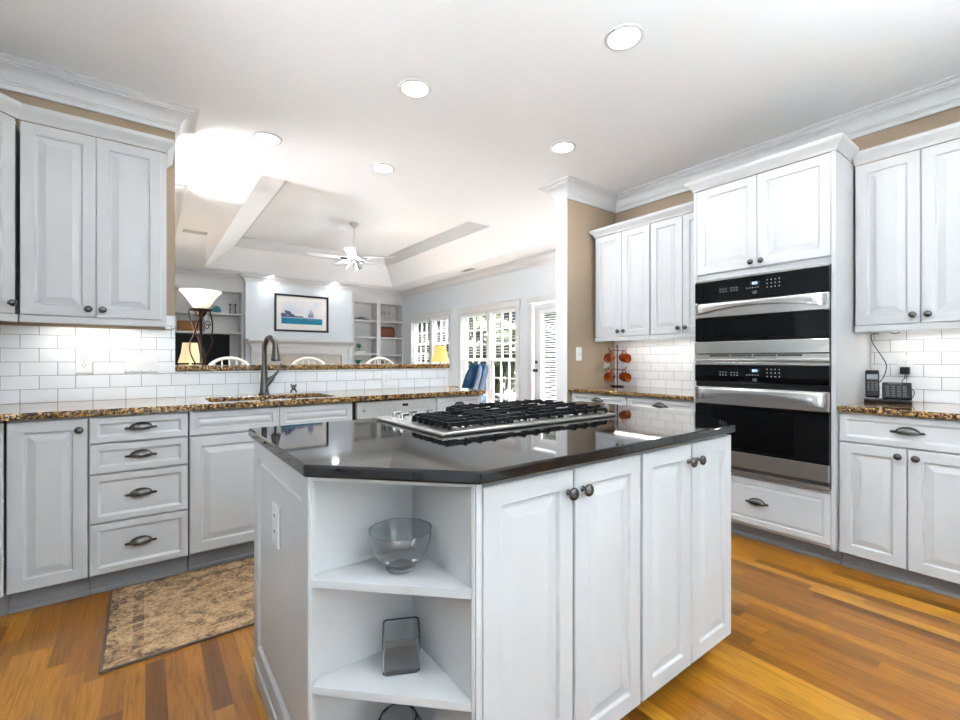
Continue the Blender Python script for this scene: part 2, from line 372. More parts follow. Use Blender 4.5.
# crown mouldings
CR = [(0, -.135), (.014, -.135), (.014, -.108), (.021, -.106), (.021, -.098), (.029, -.095), (.030, -.086), (.034, -.080), (.050, -.056), (.074, -.038), (.092, -.033), (.092, -.026), (.103, -.024), (.104, -.014), (.119, -.012), (.128, -.006), (.130, -.0005), (0, -.0005)]
t = sweep([(XL, YK), (XL, YS), (.153, YS), (.153, YS + .12), (XL, YS + .12)], CR, 'trim_1', M_TRIM, z=ZC); struct(t)
t = sweep([(XF, YBW + .12), (3.072, YBW + .12), (3.072, YBW), (XR, YBW), (XR, YK), (XL, YK)], CR, 'trim_2', M_TRIM, side=1, z=ZC); struct(t)
t = sweep([(XL, 5.05), (.184, 5.05), (.184, 9.62), (1.514, 9.62), (1.514, 9.43), (3.577, 9.43), (3.577, 9.62), (XF, 9.62), (XF, YBW + .12)], CR, 'trim_3', M_TRIM, side=1, z=ZC); struct(t)
TR = [(0, 0), (.02, 0), (.02, .02), (.045, .045), (.075, .10), (.10, .125), (.10, .158), (0, .158)]
t = sweep([(ux0, uy0), (ux0, uy1), (ux1, uy1), (ux1, uy0)], TR, 'trim_4', M_TRIM, side=1, closed=True, z=uz); struct(t)
# baseboards in the family room
BB = [(0, 0), (.018, 0), (.018, .11), (.008, .135), (0, .14)]
for i, p in enumerate(([(XF, DO[0] - .10), (XF, YBW + .12), (3.072, YBW + .12), (3.072, YBW)], [(XF, 9.60), (XF, DO[1] + .10)], [(.184, 5.05), (.184, 9.60)])):
    struct(sweep(p, BB, 'baseboard_' + ('stub', 'windows', 'family')[i], M_TRIM, side=1))
struct(boxo('trim_5', M_TRIM, None, 3.060, 3.0715, YBW - .004, YBW + .124, 0, ZC - .135))    # white end face of the stub wall

# backsplashes (thin tile layers)
struct(MB().box(XL + .001, .153, YS - .009, YS - .0005, CZL + .001, 1.354).box(.1005, .153, YS - .009, YS - .0005, 1.354, 1.448).build('trim_6', M_TILE_S))
struct(MB().box(.154, 2.217, YS - .009, YS - .0005, CZL + .001, 1.0885).build('trim_7', M_TILE_S))
struct(MB().box(XR - .009, XR - .0005, 1.63, YBW - .001, CZR + .001, 1.36).build('trim_8', M_TILE_R))
struct(MB().box(XR - .009, XR - .0005, -1.6, .8195, CZR + .001, 1.36).build('trim_9', M_TILE_R))
struct(MB().box(2.2175, 2.226, YS - .012, YS + .12, .0, 1.0885).build('trim_10', M_TRIM))

# ------------------------------------------------------------------ windows
def casing(name, x, y0, y1, z0, z1, w=.10, sill=True):
    """casing on a wall facing -x"""
    mb = MB(); mb.box(x - .022, x - .0005, y0 - w, y0 + .004, z0, z1 + .0); mb.box(x - .022, x - .0005, y1 - .004, y1 + w, z0, z1)
    mb.box(x - .026, x - .0005, y0 - w - .012, y1 + w + .012, z1 - .004, z1 + .10); mb.box(x - .036, x - .0005, y0 - w - .02, y1 + w + .02, z1 + .1, z1 + .118)
    if sill: mb.box(x - .06, x + .02, y0 - w - .02, y1 + w + .02, z0 - .03, z0 - .0005); mb.box(x - .02, x - .0005, y0 - w, y1 + w, z0 - .11, z0 - .03)
    return mb.build(name, M_TRIM, bevel=.003)
def sash_window(idx, y0, y1, z0, z1, n, mid, cols, rows_up, rows_lo):
    """two-sash window units side by side, in the plane x = XF"""
    root = struct(casing('window_%d' % idx, XF, y0, y1, z0, z1, .09)); w = (y1 - y0) / n
    fr = MB(); mu = MB(); gl = MB(); xf = XF + .03
    for k in range(n):
        a = y0 + k * w; b = a + w
        e = .05 if k else .02; f = .02 if k == n - 1 else .05
        fr.box(xf, xf + .10, a, a + e, z0, z1).box(xf, xf + .10, b - f, b, z0, z1).box(xf, xf + .10, a + e, b - f, z1 - .02, z1).box(xf, xf + .10, a + e, b - f, z0, z0 + .025)
        a += e; b -= f
        for (s0, s1, rows, dx) in ((z0 + .025, mid + .02, rows_lo, .03), (mid - .02, z1 - .02, rows_up, .06)):
            X = xf + dx
            fr.box(X, X + .03, a, a + .045, s0, s1).box(X, X + .03, b - .045, b, s0, s1).box(X, X + .03, a + .045, b - .045, s0, s0 + .045).box(X, X + .03, a + .045, b - .045, s1 - .045, s1)
            ga, gb, g0, g1 = a + .045, b - .045, s0 + .045, s1 - .045
            gl.box(X + .012, X + .016, ga, gb, g0, g1)
            for c in range(1, cols): y = ga + (gb - ga) * c / cols; mu.box(X + .004, X + .026, y - .011, y + .011, g0, g1)
            for r in range(1, rows): z = g0 + (g1 - g0) * r / rows; mu.box(X + .004, X + .026, ga, gb, z - .011, z + .011)
    fr.build('window_frame', M_TRIM, root, bevel=.002); gl.build('window_glass', M_PANE, root); mu.build('muntins', M_TRIM, root)
    return root
sash_window(1, *W1, 2, 1.52, 3, 2, 2)
sash_window(2, *W2, 2, 1.165, 3, 3, 3)
def blind(x, y0, y1, z0, z1, pitch, label, tilt=.35, depth=.045):
    r = thing('window_blind', label, 'blind', (x, (y0 + y1) / 2, z1), 0, 'white horizontal slat blinds'); h = (y1 - y0) / 2; H = z1 - z0
    boxo('head_rail', M_BLIND, r, -.025, .025, -h, h, -.045, 0, bevel=.003)
    s = MB(); n = int((H - .07) / pitch); c, sn = math.cos(tilt) * depth / 2, math.sin(tilt) * depth / 2
    for k in range(n):
        z = -.065 - k * pitch
        v = [s.b.verts.new(p) for p in ((-c, -h + .004, z - sn), (-c, h - .004, z - sn), (c, h - .004, z + sn), (c, -h + .004, z + sn), (-c, -h + .004, z - sn + .0025), (-c, h - .004, z - sn + .0025), (c, h - .004, z + sn + .0025), (c, -h + .004, z + sn + .0025))]
        for f in ((0, 3, 2, 1), (4, 5, 6, 7), (0, 1, 5, 4), (1, 2, 6, 5), (2, 3, 7, 6), (3, 0, 4, 7)): s.b.faces.new([v[i] for i in f])
    s.build('slats', M_BLIND, r)
    boxo('bottom_rail', M_BLIND, r, -.02, .02, -h + .002, h - .002, -H, -H + .02, bevel=.003)
    for yy in (-h * .7, h * .7): MB().tube([(0, yy, -.04), (0, yy, -H + .01)], .0015, 5).build('ladder_cord', M_BLIND, r)
    return r
wm = (W1[0] + W1[1]) / 2
blind(XF - .005 + .005 + .0, W1[0] + .03, wm - .03, 1.10, 2.05, .05, 'white slat blind in the nearer half of the far corner window', .15, .04).location.x = XF + .012
blind(XF, wm + .03, W1[1] - .03, 1.10, 2.05, .05, 'white slat blind in the half of the window closest to the bookcase', .15, .04).location.x = XF + .012
wm = (W2[0] + W2[1]) / 2
blind(XF, W2[0] + .03, wm - .03, 1.18, 2.035, .05, 'white slat blind over the upper sash nearest the glass door', .1, .035).location.x = XF + .012
blind(XF, wm + .03, W2[1] - .03, 1.18, 2.035, .05, 'white slat blind over the upper sash behind the blue chair', .1, .035).location.x = XF + .012
# glass door
root = MB(); y0, y1 = DO[0], DO[1]; w = .085
root.box(XF - .022, XF - .0005, y0 - w, y0, 0, 2.06).box(XF - .022, XF - .0005, y1, y1 + w, 0, 2.06).box(XF - .026, XF - .0005, y0 - w - .01, y1 + w + .01, 2.06, 2.15)
root = struct(root.build('door_1', M_TRIM, bevel=.003))
d = MB(); X = XF + .03
for b in ((X, X + .045, y0 + .01, y0 + .15, .01, 2.045), (X, X + .045, y1 - .17, y1 - .01, .01, 2.045), (X, X + .045, y0 + .15, y1 - .17, 1.92, 2.045), (X, X + .045, y0 + .15, y1 - .17, .01, .25)): d.box(*b)
d = d.build('door_leaf', M_TRIM, root, bevel=.003)
boxo('door_glass', M_PANE, d, X + .02, X + .025, y0 + .15, y1 - .17, .25, 1.92)
h = MB(); h.lathe([(.0, .0), (.028, 0), (.028, .008), (.011, .014), (.011, .04), (.026, .05), (.028, .062), (.018, .074), (0, .076)], (X, y1 - .07, 1.0), (-1, 0, 0)); h.build('door_knob', M_PEWT, d, smooth=40)
h = MB(); h.lathe([(.0, .0), (.027, 0), (.027, .012), (.015, .02), (0, .021)], (X, y1 - .07, 1.13), (-1, 0, 0)); h.build('deadbolt', M_PEWT, d, smooth=40)
blind(XF + .012, y0 + .15, y1 - .165, .27, 1.93, .038, 'long white slat blind on the glass door', .25, .032)
# left-wall window; breakfast and back-wall windows are unseen additions for daylight
def fixed_window(idx, M, w, z0, z1, cols, rows):
    """local: wall plane y=0, room towards -y, x along"""
    mb = MB(); c = .09
    mb.box(-c, .003, -.02, -.0005, z0 - .1, z1 + c).box(w - .003, w + c, -.02, -.0005, z0 - .1, z1 + c).box(0, w, -.02, -.0005, z1 - .003, z1 + c).box(-c - .02, w + c + .02, -.045, -.0005, z0 - .03, z0)
    r = mb.build('window_%d' % idx, M_TRIM, bevel=.003); r.matrix_world = M; struct(r)
    fr = MB(); mu = MB(); gl = MB(); n = 2 if w < 2 else 3
    for k in range(n):
        a = w * k / n; b = w * (k + 1) / n
        fr.box(a, a + .06, .04, .10, z0, z1).box(b - .06, b, .04, .10, z0, z1).box(a + .06, b - .06, .04, .10, z0, z0 + .06).box(a + .06, b - .06, .04, .10, z1 - .06, z1)
        gl.box(a + .06, b - .06, .068, .072, z0 + .06, z1 - .06)
        for q in range(1, cols): x = a + .06 + (w / n - .12) * q / cols; mu.box(x - .012, x + .012, .055, .085, z0 + .06, z1 - .06)
        for q in range(1, rows): z = z0 + .06 + (z1 - z0 - .12) * q / rows; mu.box(a + .06, b - .06, .055, .085, z - .012, z + .012)
    fr.build('window_frame', M_TRIM, r); gl.build('window_glass', M_PANE, r); mu.build('muntins', M_TRIM, r)
fixed_window(3, Matrix.Translation((XL, LW[0], 0)) @ Matrix.Rotation(PI / 2, 4, 'Z'), LW[1] - LW[0], LW[2], LW[3], 2, 3)
fixed_window(5, Matrix.Translation((XL, FW[0], 0)) @ Matrix.Rotation(PI / 2, 4, 'Z'), FW[1] - FW[0], FW[2], FW[3], 2, 4)
fixed_window(4, Matrix.Translation((BW[1], YK, 0)) @ Matrix.Rotation(PI, 4, 'Z'), BW[1] - BW[0], BW[2], BW[3], 2, 4)

def portal(loc, rot, sx, sy):
    o = light('daylight_portal', 'AREA', loc, 1, (1, 1, 1), rot, None, shape='RECTANGLE', size=sx, size_y=sy); o.data.cycles.is_portal = True
# daylight portals at the window openings (they only guide the sky light)
for (a, b, z0, z1) in (W1, W2, DO): portal((XF + .16, (a + b) / 2, (z0 + z1) / 2), (PI / 2, 0, PI / 2), b - a, z1 - z0)
for (a, b, z0, z1) in (LW, FW): portal((XL - .16, (a + b) / 2, (z0 + z1) / 2), (PI / 2, 0, -PI / 2), b - a, z1 - z0)
portal(((BW[0] + BW[1]) / 2, YK - .16, (BW[2] + BW[3]) / 2), (PI / 2, 0, PI), BW[1] - BW[0], BW[3] - BW[2])

# ------------------------------------------------------------------ hardware and cabinets
DOOR = [(0, .003), (.003, 0), (.052, 0), (.055, .003), (.058, .009), (.066, .009), (.094, .002)]
DRAW = [(0, .003), (.003, 0), (.030, 0), (.034, .003), (.042, .0075), (.046, .0075)]
DRAWR = [(0, .003), (.003, 0), (.034, 0), (.038, .006), (.044, .006), (.058, .002)]
def knob_mesh():
    m = MB(); m.lathe([(0, 0), (.0085, 0), (.0085, .002), (.0048, .006), (.0045, .013), (.009, .017), (.0165, .019), (.0175, .022), (.0160, .0265), (.010, .0305), (0, .0315)], (0, 0, 0), (0, -1, 0), 20)
    m.b.verts.ensure_lookup_table()
    o = m.build('knob', M_PEWT, smooth=40); me = o.data; bpy.data.objects.remove(o); return me
def pull_mesh():
    m = MB(); a, dd, hh = .050, .027, .032; rows = []; NT, NP = 16, 8
    for off in (0, .0022):
        for j in range(NP + 1):
            ph = math.radians(-12 + 102 * j / NP); row = []
            for i in range(NT + 1):
                th = PI * i / NT; A_, D_, H_ = a - off, dd - off, hh - off
                row.append(m.b.verts.new((A_ * math.cos(th), -max(D_ * math.sin(th) * math.cos(ph), 0) - .0005, H_ * math.sin(th) * math.sin(ph) - .002)))
            rows.append(row)
    for s in (0, NP + 1):
        for j in range(NP):
            for i in range(NT): m.b.faces.new([rows[s + j][i], rows[s + j][i + 1], rows[s + j + 1][i + 1], rows[s + j + 1][i]])
    for i in range(NT): m.b.faces.new([rows[0][i], rows[0][i + 1], rows[NP + 1][i + 1], rows[NP + 1][i]])
    for s in (-1, 1):        # flared end tabs
        m.prism([(s * .045, -.004), (s * .062, -.003), (s * .062, -.0003), (s * .045, -.0003)], -.006, .006)
        m.prism([(s * .056, -.0045), (s * .067, -.0035), (s * .067, -.0003), (s * .056, -.0003)], -.0035, .0035)
    o = m.build('cup_pull', M_PEWT, smooth=40); me = o.data; bpy.data.objects.remove(o); return me
KNOB, PULL = knob_mesh(), pull_mesh()
def hw(name, me, parent, x, y, z):
    o = bpy.data.objects.new(name, me); C.objects.link(o); o.parent = parent; o.location = (x, y, z); return o
def door(root, x0, x1, z0, z1, knob=None, y=0., steps=DOOR, name='door'):
    o = MB().panel(x0, x1, z0, z1, y, .02, steps).build(name, M_CAB, root)
    if knob: hw('knob', KNOB, o, knob[0], y - .0003, knob[1])
    return o
def drawer(root, x0, x1, z0, z1, pull=True, y=0., steps=DRAW, name='drawer'):
    o = MB().panel(x0, x1, z0, z1, y, .02, steps).build(name, M_CAB, root)
    if pull: hw('cup_pull', PULL, o, (x0 + x1) / 2, y + (.0075 if steps is DRAW else .002), (z0 + z1) / 2)
    return o
G = .0025
def carcass(root, w, d, z0, z1, open_top=False, name='body'):
    mb = MB()
    if not open_top: mb.box(.0005, w - .0005, .021, d, z0, z1)
    else:
        for b in ((.0005, .018, .021, d, z0, z1), (w - .018, w - .0005, .021, d, z0, z1), (.018, w - .018, .021, d, z0, z0 + .018), (.018, w - .018, d - .01, d, z0, z1), (.018, w - .018, .021, .04, z0 + .018, z1)): mb.box(*b)
    return mb.build(name, M_CAB_IN, root)
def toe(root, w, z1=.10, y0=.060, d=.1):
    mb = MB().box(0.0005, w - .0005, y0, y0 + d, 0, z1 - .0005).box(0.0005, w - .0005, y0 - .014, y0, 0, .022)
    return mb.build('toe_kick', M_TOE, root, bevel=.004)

YD = 2.89        # sink-run fronts
BZ = CZL - .032  # underside of sink-run granite
def rootat(name, label, cat, x, y, rz=0, group=None): return thing(name, label, cat, (x, y, 0), rz, group)
# sink run, left to right
r = rootat('base_cabinet', 'white base cabinet with one tall raised panel door, left of the drawer stack', 'cabinet', -.504, YD); w = .280
carcass(r, w, .60, .10, BZ - .001); toe(r, w); door(r, G, w - G, .106, BZ - .012, (w - .032, .828))
r = rootat('drawer_cabinet', 'white cabinet of four stacked drawers with cup pulls', 'cabinet', -.222, YD); w = .408
carcass(r, w, .60, .10, BZ - .001); toe(r, w)
for z0, z1 in ((.755, BZ - .012), (.604, .747), (.361, .596), (.108, .353)): drawer(r, G, w - G, z0, z1)
r = rootat('sink_cabinet', 'white cabinet under the sink with two false fronts over doors', 'cabinet', .190, YD); w = .912
carcass(r, w, .60, .10, BZ - .001, True); toe(r, w)
for k in (0, 1):
    a, b = (G, w / 2 - .0015) if k == 0 else (w / 2 + .0015, w - G)
    drawer(r, a, b, .755, BZ - .012, False, steps=DRAWR, name='false_front'); door(r, a, b, .112, .744, ((b - .04) if k == 0 else (a + .04), .66))
r = rootat('base_cabinet', 'white base cabinet right of the dishwasher, at the open end of the counter', 'cabinet', 1.755, YD); w = .405
carcass(r, w, .60, .10, BZ - .001); toe(r, w); drawer(r, G, w - G, .745, BZ - .012); door(r, G, w - G, .112, .735, (.04, .66))
boxo('end_panel', M_CAB, r, w, w + .014, .0, .60, 0, BZ - .001)
# dishwasher
r = rootat('dishwasher', 'stainless dishwasher with a button panel along its top edge', 'dishwasher', 1.117, YD)
boxo('body', M_BLKPL, r, .001, .634, .03, .58, .10, BZ - .002)
boxo('door', M_STEEL, r, .012, .624, .0, .03, .13, .762, bevel=.004)
p = boxo('control_panel', mat('satin_steel', (.50, .50, .49), .35, .55, var=(30, .05)), r, .012, .624, -.006, .03, .768, BZ - .012, bevel=.003)
boxo('display', M_BLKPL, p, .345, .39, -.0075, -.006, .838, .856)
for x in (.06, .17, .21, .25, .29, .43, .47, .51, .55): 
    k = MB().lathe([(0, 0), (.010 if x < .1 else .006, 0), (.009 if x < .1 else .005, .003), (0, .0032)], (x, -.006, .822), (0, -1, 0), 14).build('button', M_STEELB if x > .1 else M_CHROME, p, smooth=40)
boxo('toe_kick', M_BLKPL, r, .003, .630, .06, .09, 0, .10)
# corner + left run
dx = .116
r = rootat('corner_cabinet', 'white angled corner base cabinet at the left frame edge', 'cabinet', -.506 - dx, YD - dx, PI / 4); w = dx * math.sqrt(2)
MB().prism([(.003, .021), (w - .003, .021), (w - .003 + .30, .32), (w / 2, .84), (-.297, .32)], .10, BZ - .001).build('body', M_CAB_IN, r)
MB().prism([(-.044, .041), (.208, .041), (.24, .12), (-.08, .12)], 0, .0995).build('toe_kick', M_TOE, r); MB().panel(G, w - G, .106, BZ - .012, 0, .02, [(0, .003), (.003, 0)]).build('filler_panel', M_CAB, r)
xl = -.622
for i, (ya, yb, lb) in enumerate(((1.95, 2.770, 'white base cabinet on the left run beside the corner'), (1.12, 1.945, 'white base cabinet under the left window'), (.30, 1.115, 'white base cabinet at the near end of the left run'))):
    r = rootat('base_cabinet', lb, 'cabinet', xl, ya, PI / 2); w = yb - ya; carcass(r, w, .62, .10, BZ - .001); toe(r, w)
    for k in (0, 1):
        a, b = (G, w / 2 - .0015) if k == 0 else (w / 2 + .0015, w - G)
        drawer(r, a, b, .755, BZ - .012); door(r, a, b, .112, .744, ((b - .035) if k == 0 else (a + .035), .68))

# sink counter with basin opening
def rounded(x0, x1, y0, y1, r, n=6):
    P = []
    for cx, cy, a0 in ((x1 - r, y1 - r, 0), (x0 + r, y1 - r, 90), (x0 + r, y0 + r, 180), (x1 - r, y0 + r, 270)):
        for k in range(n + 1): a = math.radians(a0 + 90 * k / n); P.append((cx + r * math.cos(a), cy + r * math.sin(a)))
    return P
def bake(o):
    dg = bpy.context.evaluated_depsgraph_get(); me = bpy.data.meshes.new_from_object(o.evaluated_get(dg)); o.modifiers.clear(); o.data = me
def cut(o, poly, z0, z1):
    c = MB().prism(poly, z0, z1).build('cutter', M_TRIM); md = o.modifiers.new('cut', 'BOOLEAN'); md.object = c; md.operation = 'DIFFERENCE'; md.solver = 'EXACT'
    bpy.context.view_layer.update(); bake(o); bpy.data.objects.remove(c)
SINK = (.30, 1.02, 2.945, 3.34)
cp = [(XL + .001, YS - .010), (XL + .001, .28), (-.592, .28), (-.592, 2.752), (-.560, 2.800), (-.500, 2.852), (-.455, 2.862), (2.195, 2.862), (2.195, YS - .010)]
o = MB().prism(cp[::-1], BZ, CZL).build('granite_countertop', M_GRAN)
cut(o, rounded(*SINK, .06), .8, 1.0)
md = o.modifiers.new('bevel', 'BEVEL'); md.width = .009; md.segments = 3; md.limit_method = 'ANGLE'; md.angle_limit = math.radians(50)
tag(o, 'gold and black speckled granite counter running under the sink and along the left corner', 'countertop')
# sink
r = thing('kitchen_sink', 'undermount stainless sink basin set into the speckled granite counter', 'sink', (0, 0, 0))
mb = MB(); top = rounded(SINK[0] - .006, SINK[1] + .006, SINK[2] - .006, SINK[3] + .006, .066); bot = rounded(SINK[0] + .02, SINK[1] - .02, SINK[2] + .02, SINK[3] - .02, .05); out = rounded(SINK[0] - .012, SINK[1] + .012, SINK[2] - .012, SINK[3] + .012, .07)
V = [[mb.b.verts.new((x, y, z)) for x, y in P] for P, z in ((out, BZ - .004), (top, BZ - .004), (bot, BZ - .20))]
nn = len(top)
for A_, B_ in zip(V, V[1:]):
    for k in range(nn): mb.b.faces.new([A_[k], A_[(k + 1) % nn], B_[(k + 1) % nn], B_[k]])
mb.b.faces.new(V[2]); o = mb.build('basin', M_STEEL, r, smooth=50); sm = o.modifiers.new('solid', 'SOLIDIFY'); sm.thickness = -.002
MB().lathe([(0, 0), (.045, 0), (.045, .003), (.03, .004), (.026, -.0), (0, -.0)], ((SINK[0] + SINK[1]) / 2, (SINK[2] + SINK[3]) / 2, BZ - .199), (0, 0, 1)).build('drain', M_CHROME, r, smooth=40)
# faucet
r = thing('kitchen_faucet', 'dark pewter gooseneck faucet with a pull-down head and side lever behind the sink', 'faucet', (.662, 3.40, CZL), math.radians(13))
MB().lathe([(0, 0), (.038, 0), (.038, .006), (.031, .012), (.027, .04), (.024, .09), (.021, .15), (.0175, .20), (0, .20)]).build('base', M_FAUC, r, smooth=40)
pts = [(0, 0, .19)]; 
for k in range(0, 13): a = PI * k / 12 * .93; pts.append((.0, -.085 + .085 * math.cos(a), .305 + .085 * math.sin(a) * 1.05))
MB().tube(pts, .0175, 14).build('spout', M_FAUC, r, smooth=60)
e = Vector(pts[-1]); 
hd = MB(); hd.lathe([(0, 0), (.017, 0), (.0205, .02), (.024, .05), (.030, .082), (.032, .098), (.030, .102), (0, .102)], e + Vector((0, .004, .012)), (.0, -.10, -1), 18); hd = hd.build('spray_head', M_FAUC, r, smooth=40)
MB().lathe([(0, 0), (.022, 0), (.022, .004), (0, .004)], e + Vector((0, .004, .012)) + Vector((0, -.10, -1)).normalized() * .102, (0, -.10, -1), 18).build('nozzle', M_BLKPL, hd)
MB().tube([(.008, -.004, .065), (.040, -.012, .105), (.060, -.016, .125)], [.022, .020, .013], 12).build('valve_body', M_FAUC, r, smooth=50)
MB().tube([(.052, -.014, .115), (.088, -.018, .160), (.112, -.02, .215)], [.012, .008, .005], 10).build('lever', M_FAUC, r, smooth=50)
# tiny figurine by the sink
r = MB(); base = Vector((0, 0, 0))
for sx in (-1, 1):
    r.tube([(sx * .020, 0, .004), (sx * .013, 0, .022), (0, 0, .036)], [.006, .006, .009], 8); r.tube([(0, 0, .036), (sx * .014, 0, .052), (sx * .016, 0, .066)], [.010, .007, .004], 8)
r.ball((0, 0, .050), .010).ball((0, -.004, .034), .012)
tag(r.build('metal_figurine', M_PEWT, smooth=50, loc=(.862, 3.42, CZL)), 'tiny dark metal figurine standing on the counter behind the sink', 'figurine')
# bar ledge
o = MB().prism(rounded(.155, 2.262, YS - .022, 3.93, .03, 4), 1.0905, 1.130).build('granite_bar_top', M_GRAN, bevel=.010)
tag(o, 'raised speckled granite bar ledge above the tiled half wall', 'countertop')

# ------------------------------------------------------------------ uppers
CRN = [(0, 0), (.006, 0), (.008, .014), (.012, .019), (.024, .032), (.036, .046), (.039, .050), (.041, .060), (.041, .068), (0, .068)]
def upper(name, label, x, y, rz, w, d, z0, z1, doors, knobz=.09, rail=True, crown=None, end=0.):
    r = rootat(name, label, 'cabinet', x, y, rz)
    MB().box(.0005, w - .0005, .021, d, z0 - .002, z1 + .004).build('body', M_CAB, r)
    if rail: MB().box(0, w, .001, .020, z0 - .040, z0 - .004).build('light_rail', M_CAB, r, bevel=.004)
    n = len(doors)
    for i, (a, b, kn) in enumerate(doors): door(r, a, b, z0, z1, ((b - .028) if kn > 0 else (a + .028), z0 + knobz) if kn else None)
    if crown: sweep(crown, CRN, 'crown_moulding', M_CAB, r, side=1, z=z1 + .006)
    return r
uz0, uz1 = 1.395, 2.362
w = .605
upper('wall_cabinet', 'white two-door wall cabinet above the counter at left, ending at the bar opening', -.506, 3.17, 0, w, YS - 3.17 - .001, uz0, uz1, [(G, .291, 1), (.294, .579, -1)], .04, True, None)
r_up = [o for o in C.objects if o.name.startswith('wall_cabinet')][-1]
sweep([(0, .005), (w, .005), (w, .32)], CRN, 'crown_moulding', M_CAB, r_up, side=1, z=uz1 + .006)
MB().tube([(w - .02, .07, uz0 - .048), (w + .02, .055, uz0 - .052), (w + .045, .06, uz0 - .038)], .0025, 6).build('lighting_wire', M_SLOT, r_up)
dg = .414; wd = dg * math.sqrt(2)
r = upper('corner_wall_cabinet', 'white angled corner wall cabinet with a single door at the left edge', -.508 - dg, 3.168 - dg, PI / 4, wd, .02, uz0, uz1, [(.02, wd - .012, 1)], .05, True, None)
for c in kids(r):
    if c.name.startswith('body'): bpy.data.objects.remove(c)
MB().prism([(.002, .021), (wd - .002, .021), (wd + .22, .245), (wd / 2, .745), (-.22, .245)], uz0 - .002, uz1 + .004).build('body', M_CAB, r)
sweep([(0, 0.005), (wd, .005)], CRN, 'crown_moulding', M_CAB, r, side=1, z=uz1 + .006)
def strip(x, y, z, rz, w, energy, label):
    r = thing('under_cabinet_light', label, 'light', (x, y, z), rz, 'under-cabinet strip lights')
    boxo('housing', M_WPLATE, r, 0, w, -.02, .02, -.012, 0); boxo('lens', M_STRIP, r, .01, w - .01, -.014, .014, -.015, -.012)
    light('strip_lamp', 'AREA', (w / 2, 0, -.020), energy, (1, .96, .90), (0, 0, 0), r, shape='RECTANGLE', size=w - .03, size_y=.03)
strip(-.45, 3.36, uz0 - .003, 0, .45, STRIP_W, 'slim under-cabinet light strip above the left backsplash')

# ------------------------------------------------------------------ right run
RF = 3.11; RB = CZR - .032; RD = XR - .003 - RF
def right(name, label, cat, y): return rootat(name, label, cat, RF, y, -PI / 2)     # local x runs towards -y, front faces -x
r = right('base_cabinet', 'white base cabinet in the far corner under the mug tree', 'cabinet', YBW - .003); w = .60
carcass(r, w, RD, .10, RB - .001); toe(r, w, y0=.075); drawer(r, .02, w - .012, .765, RB - .012); door(r, .02, w / 2, .112, .755, (w / 2 - .04, .68)); door(r, w / 2 + .003, w - .012, .112, .755, (w / 2 + .04, .68))
r = right('base_cabinet', 'white base cabinet with a wide drawer, just left of the ovens', 'cabinet', YBW - .005 - .60); w = 2.194 - 1.632
carcass(r, w, RD, .10, RB - .001); toe(r, w, y0=.075); drawer(r, .012, w - G, .765, RB - .012); door(r, .012, w / 2, .112, .755, (w / 2 - .04, .68)); door(r, w / 2 + .003, w - G, .112, .755, (w / 2 + .04, .68))
o = MB().prism([(3.082, 1.632), (3.082, YBW - .003), (XR - .010, YBW - .003), (XR - .010, 1.632)][::-1], RB, CZR).build('granite_countertop', M_GRAN, bevel=.009)
tag(o, 'speckled granite counter between the taupe wall and the ovens, holding the mug tree', 'countertop')
# near right run
r = right('base_cabinet', 'white base cabinet with one wide drawer over two doors, right of the ovens', 'cabinet', .818); w = .566
carcass(r, w, RD, .10, RB - .001); toe(r, w, y0=.075)
drawer(r, .004, w - G, .716, RB - .006)
door(r, .004, .281, .095, .708, (.281 - .030, .668)); door(r, .286, w - G, .095, .708, (.286 + .032, .668))
r = right('base_cabinet', 'white base cabinet continuing the right run at the frame edge', 'cabinet', .251); w = .85
carcass(r, w, RD, .10, RB - .001); toe(r, w, y0=.075)
drawer(r, G, w - G, .716, RB - .006); door(r, G, w / 2 - .002, .095, .708, (w / 2 - .03, .668)); door(r, w / 2 + .002, w - G, .095, .708, (w / 2 + .03, .668))
o = MB().prism([(3.082, -.62), (3.082, .818), (XR - .010, .818), (XR - .010, -.62)][::-1], RB, CZR).build('granite_countertop', M_GRAN, bevel=.009)
tag(o, 'speckled granite counter right of the ovens, under the telephone', 'countertop')
UF = 3.38; UD = XR - .001 - UF
def rupper(label, y, w, z0, z1, doors, crown=None):
    return upper('wall_cabinet', label, UF, y, -PI / 2, w, UD, z0, z1, doors, .045, True, crown)
w = (YBW - .004) - 2.262
rupper('white two-door wall cabinet beside the taupe wall, above the mug tree', 2.735, .572, 1.375, 2.302, [(.008, .293, 1), (.297, .568, -1)], [(-.02, .30), (0, .005), (.572, .005)])
rupper('white two-door wall cabinet against the left side of the oven tower', 2.161, .532, 1.375, 2.302, [(.006, .281, 1), (.285, .528, -1)], [(0, .005), (.532, .005)])
boxo('scribe_strip', M_CAB, [o for o in C.objects if o.name.startswith('wall_cabinet')][-2] if 0 else None, UF + .022, XR - .001, YBW - .063, YBW - .001, 1.375, 2.302) if 0 else None
RCR = [(0, .005), (.56, .005)]
rupper('white two-door wall cabinet above the telephone', .812, .560, 1.368, 2.312, [(.006, .284, 1), (.288, .557, -1)], RCR)
rupper('white wall cabinet continuing past the right frame edge', .250, .84, 1.368, 2.312, [(G, .418, 1), (.422, .837, -1)], [(0, .005), (.84, .005)])
strip(3.60, 2.68, 1.372, -PI / 2, .95, STRIP_W * 1.3, 'slim under-cabinet light strip above the mug tree backsplash')
strip(3.60, .75, 1.365, -PI / 2, .95, STRIP_W * 1.3, 'slim under-cabinet light strip above the telephone')

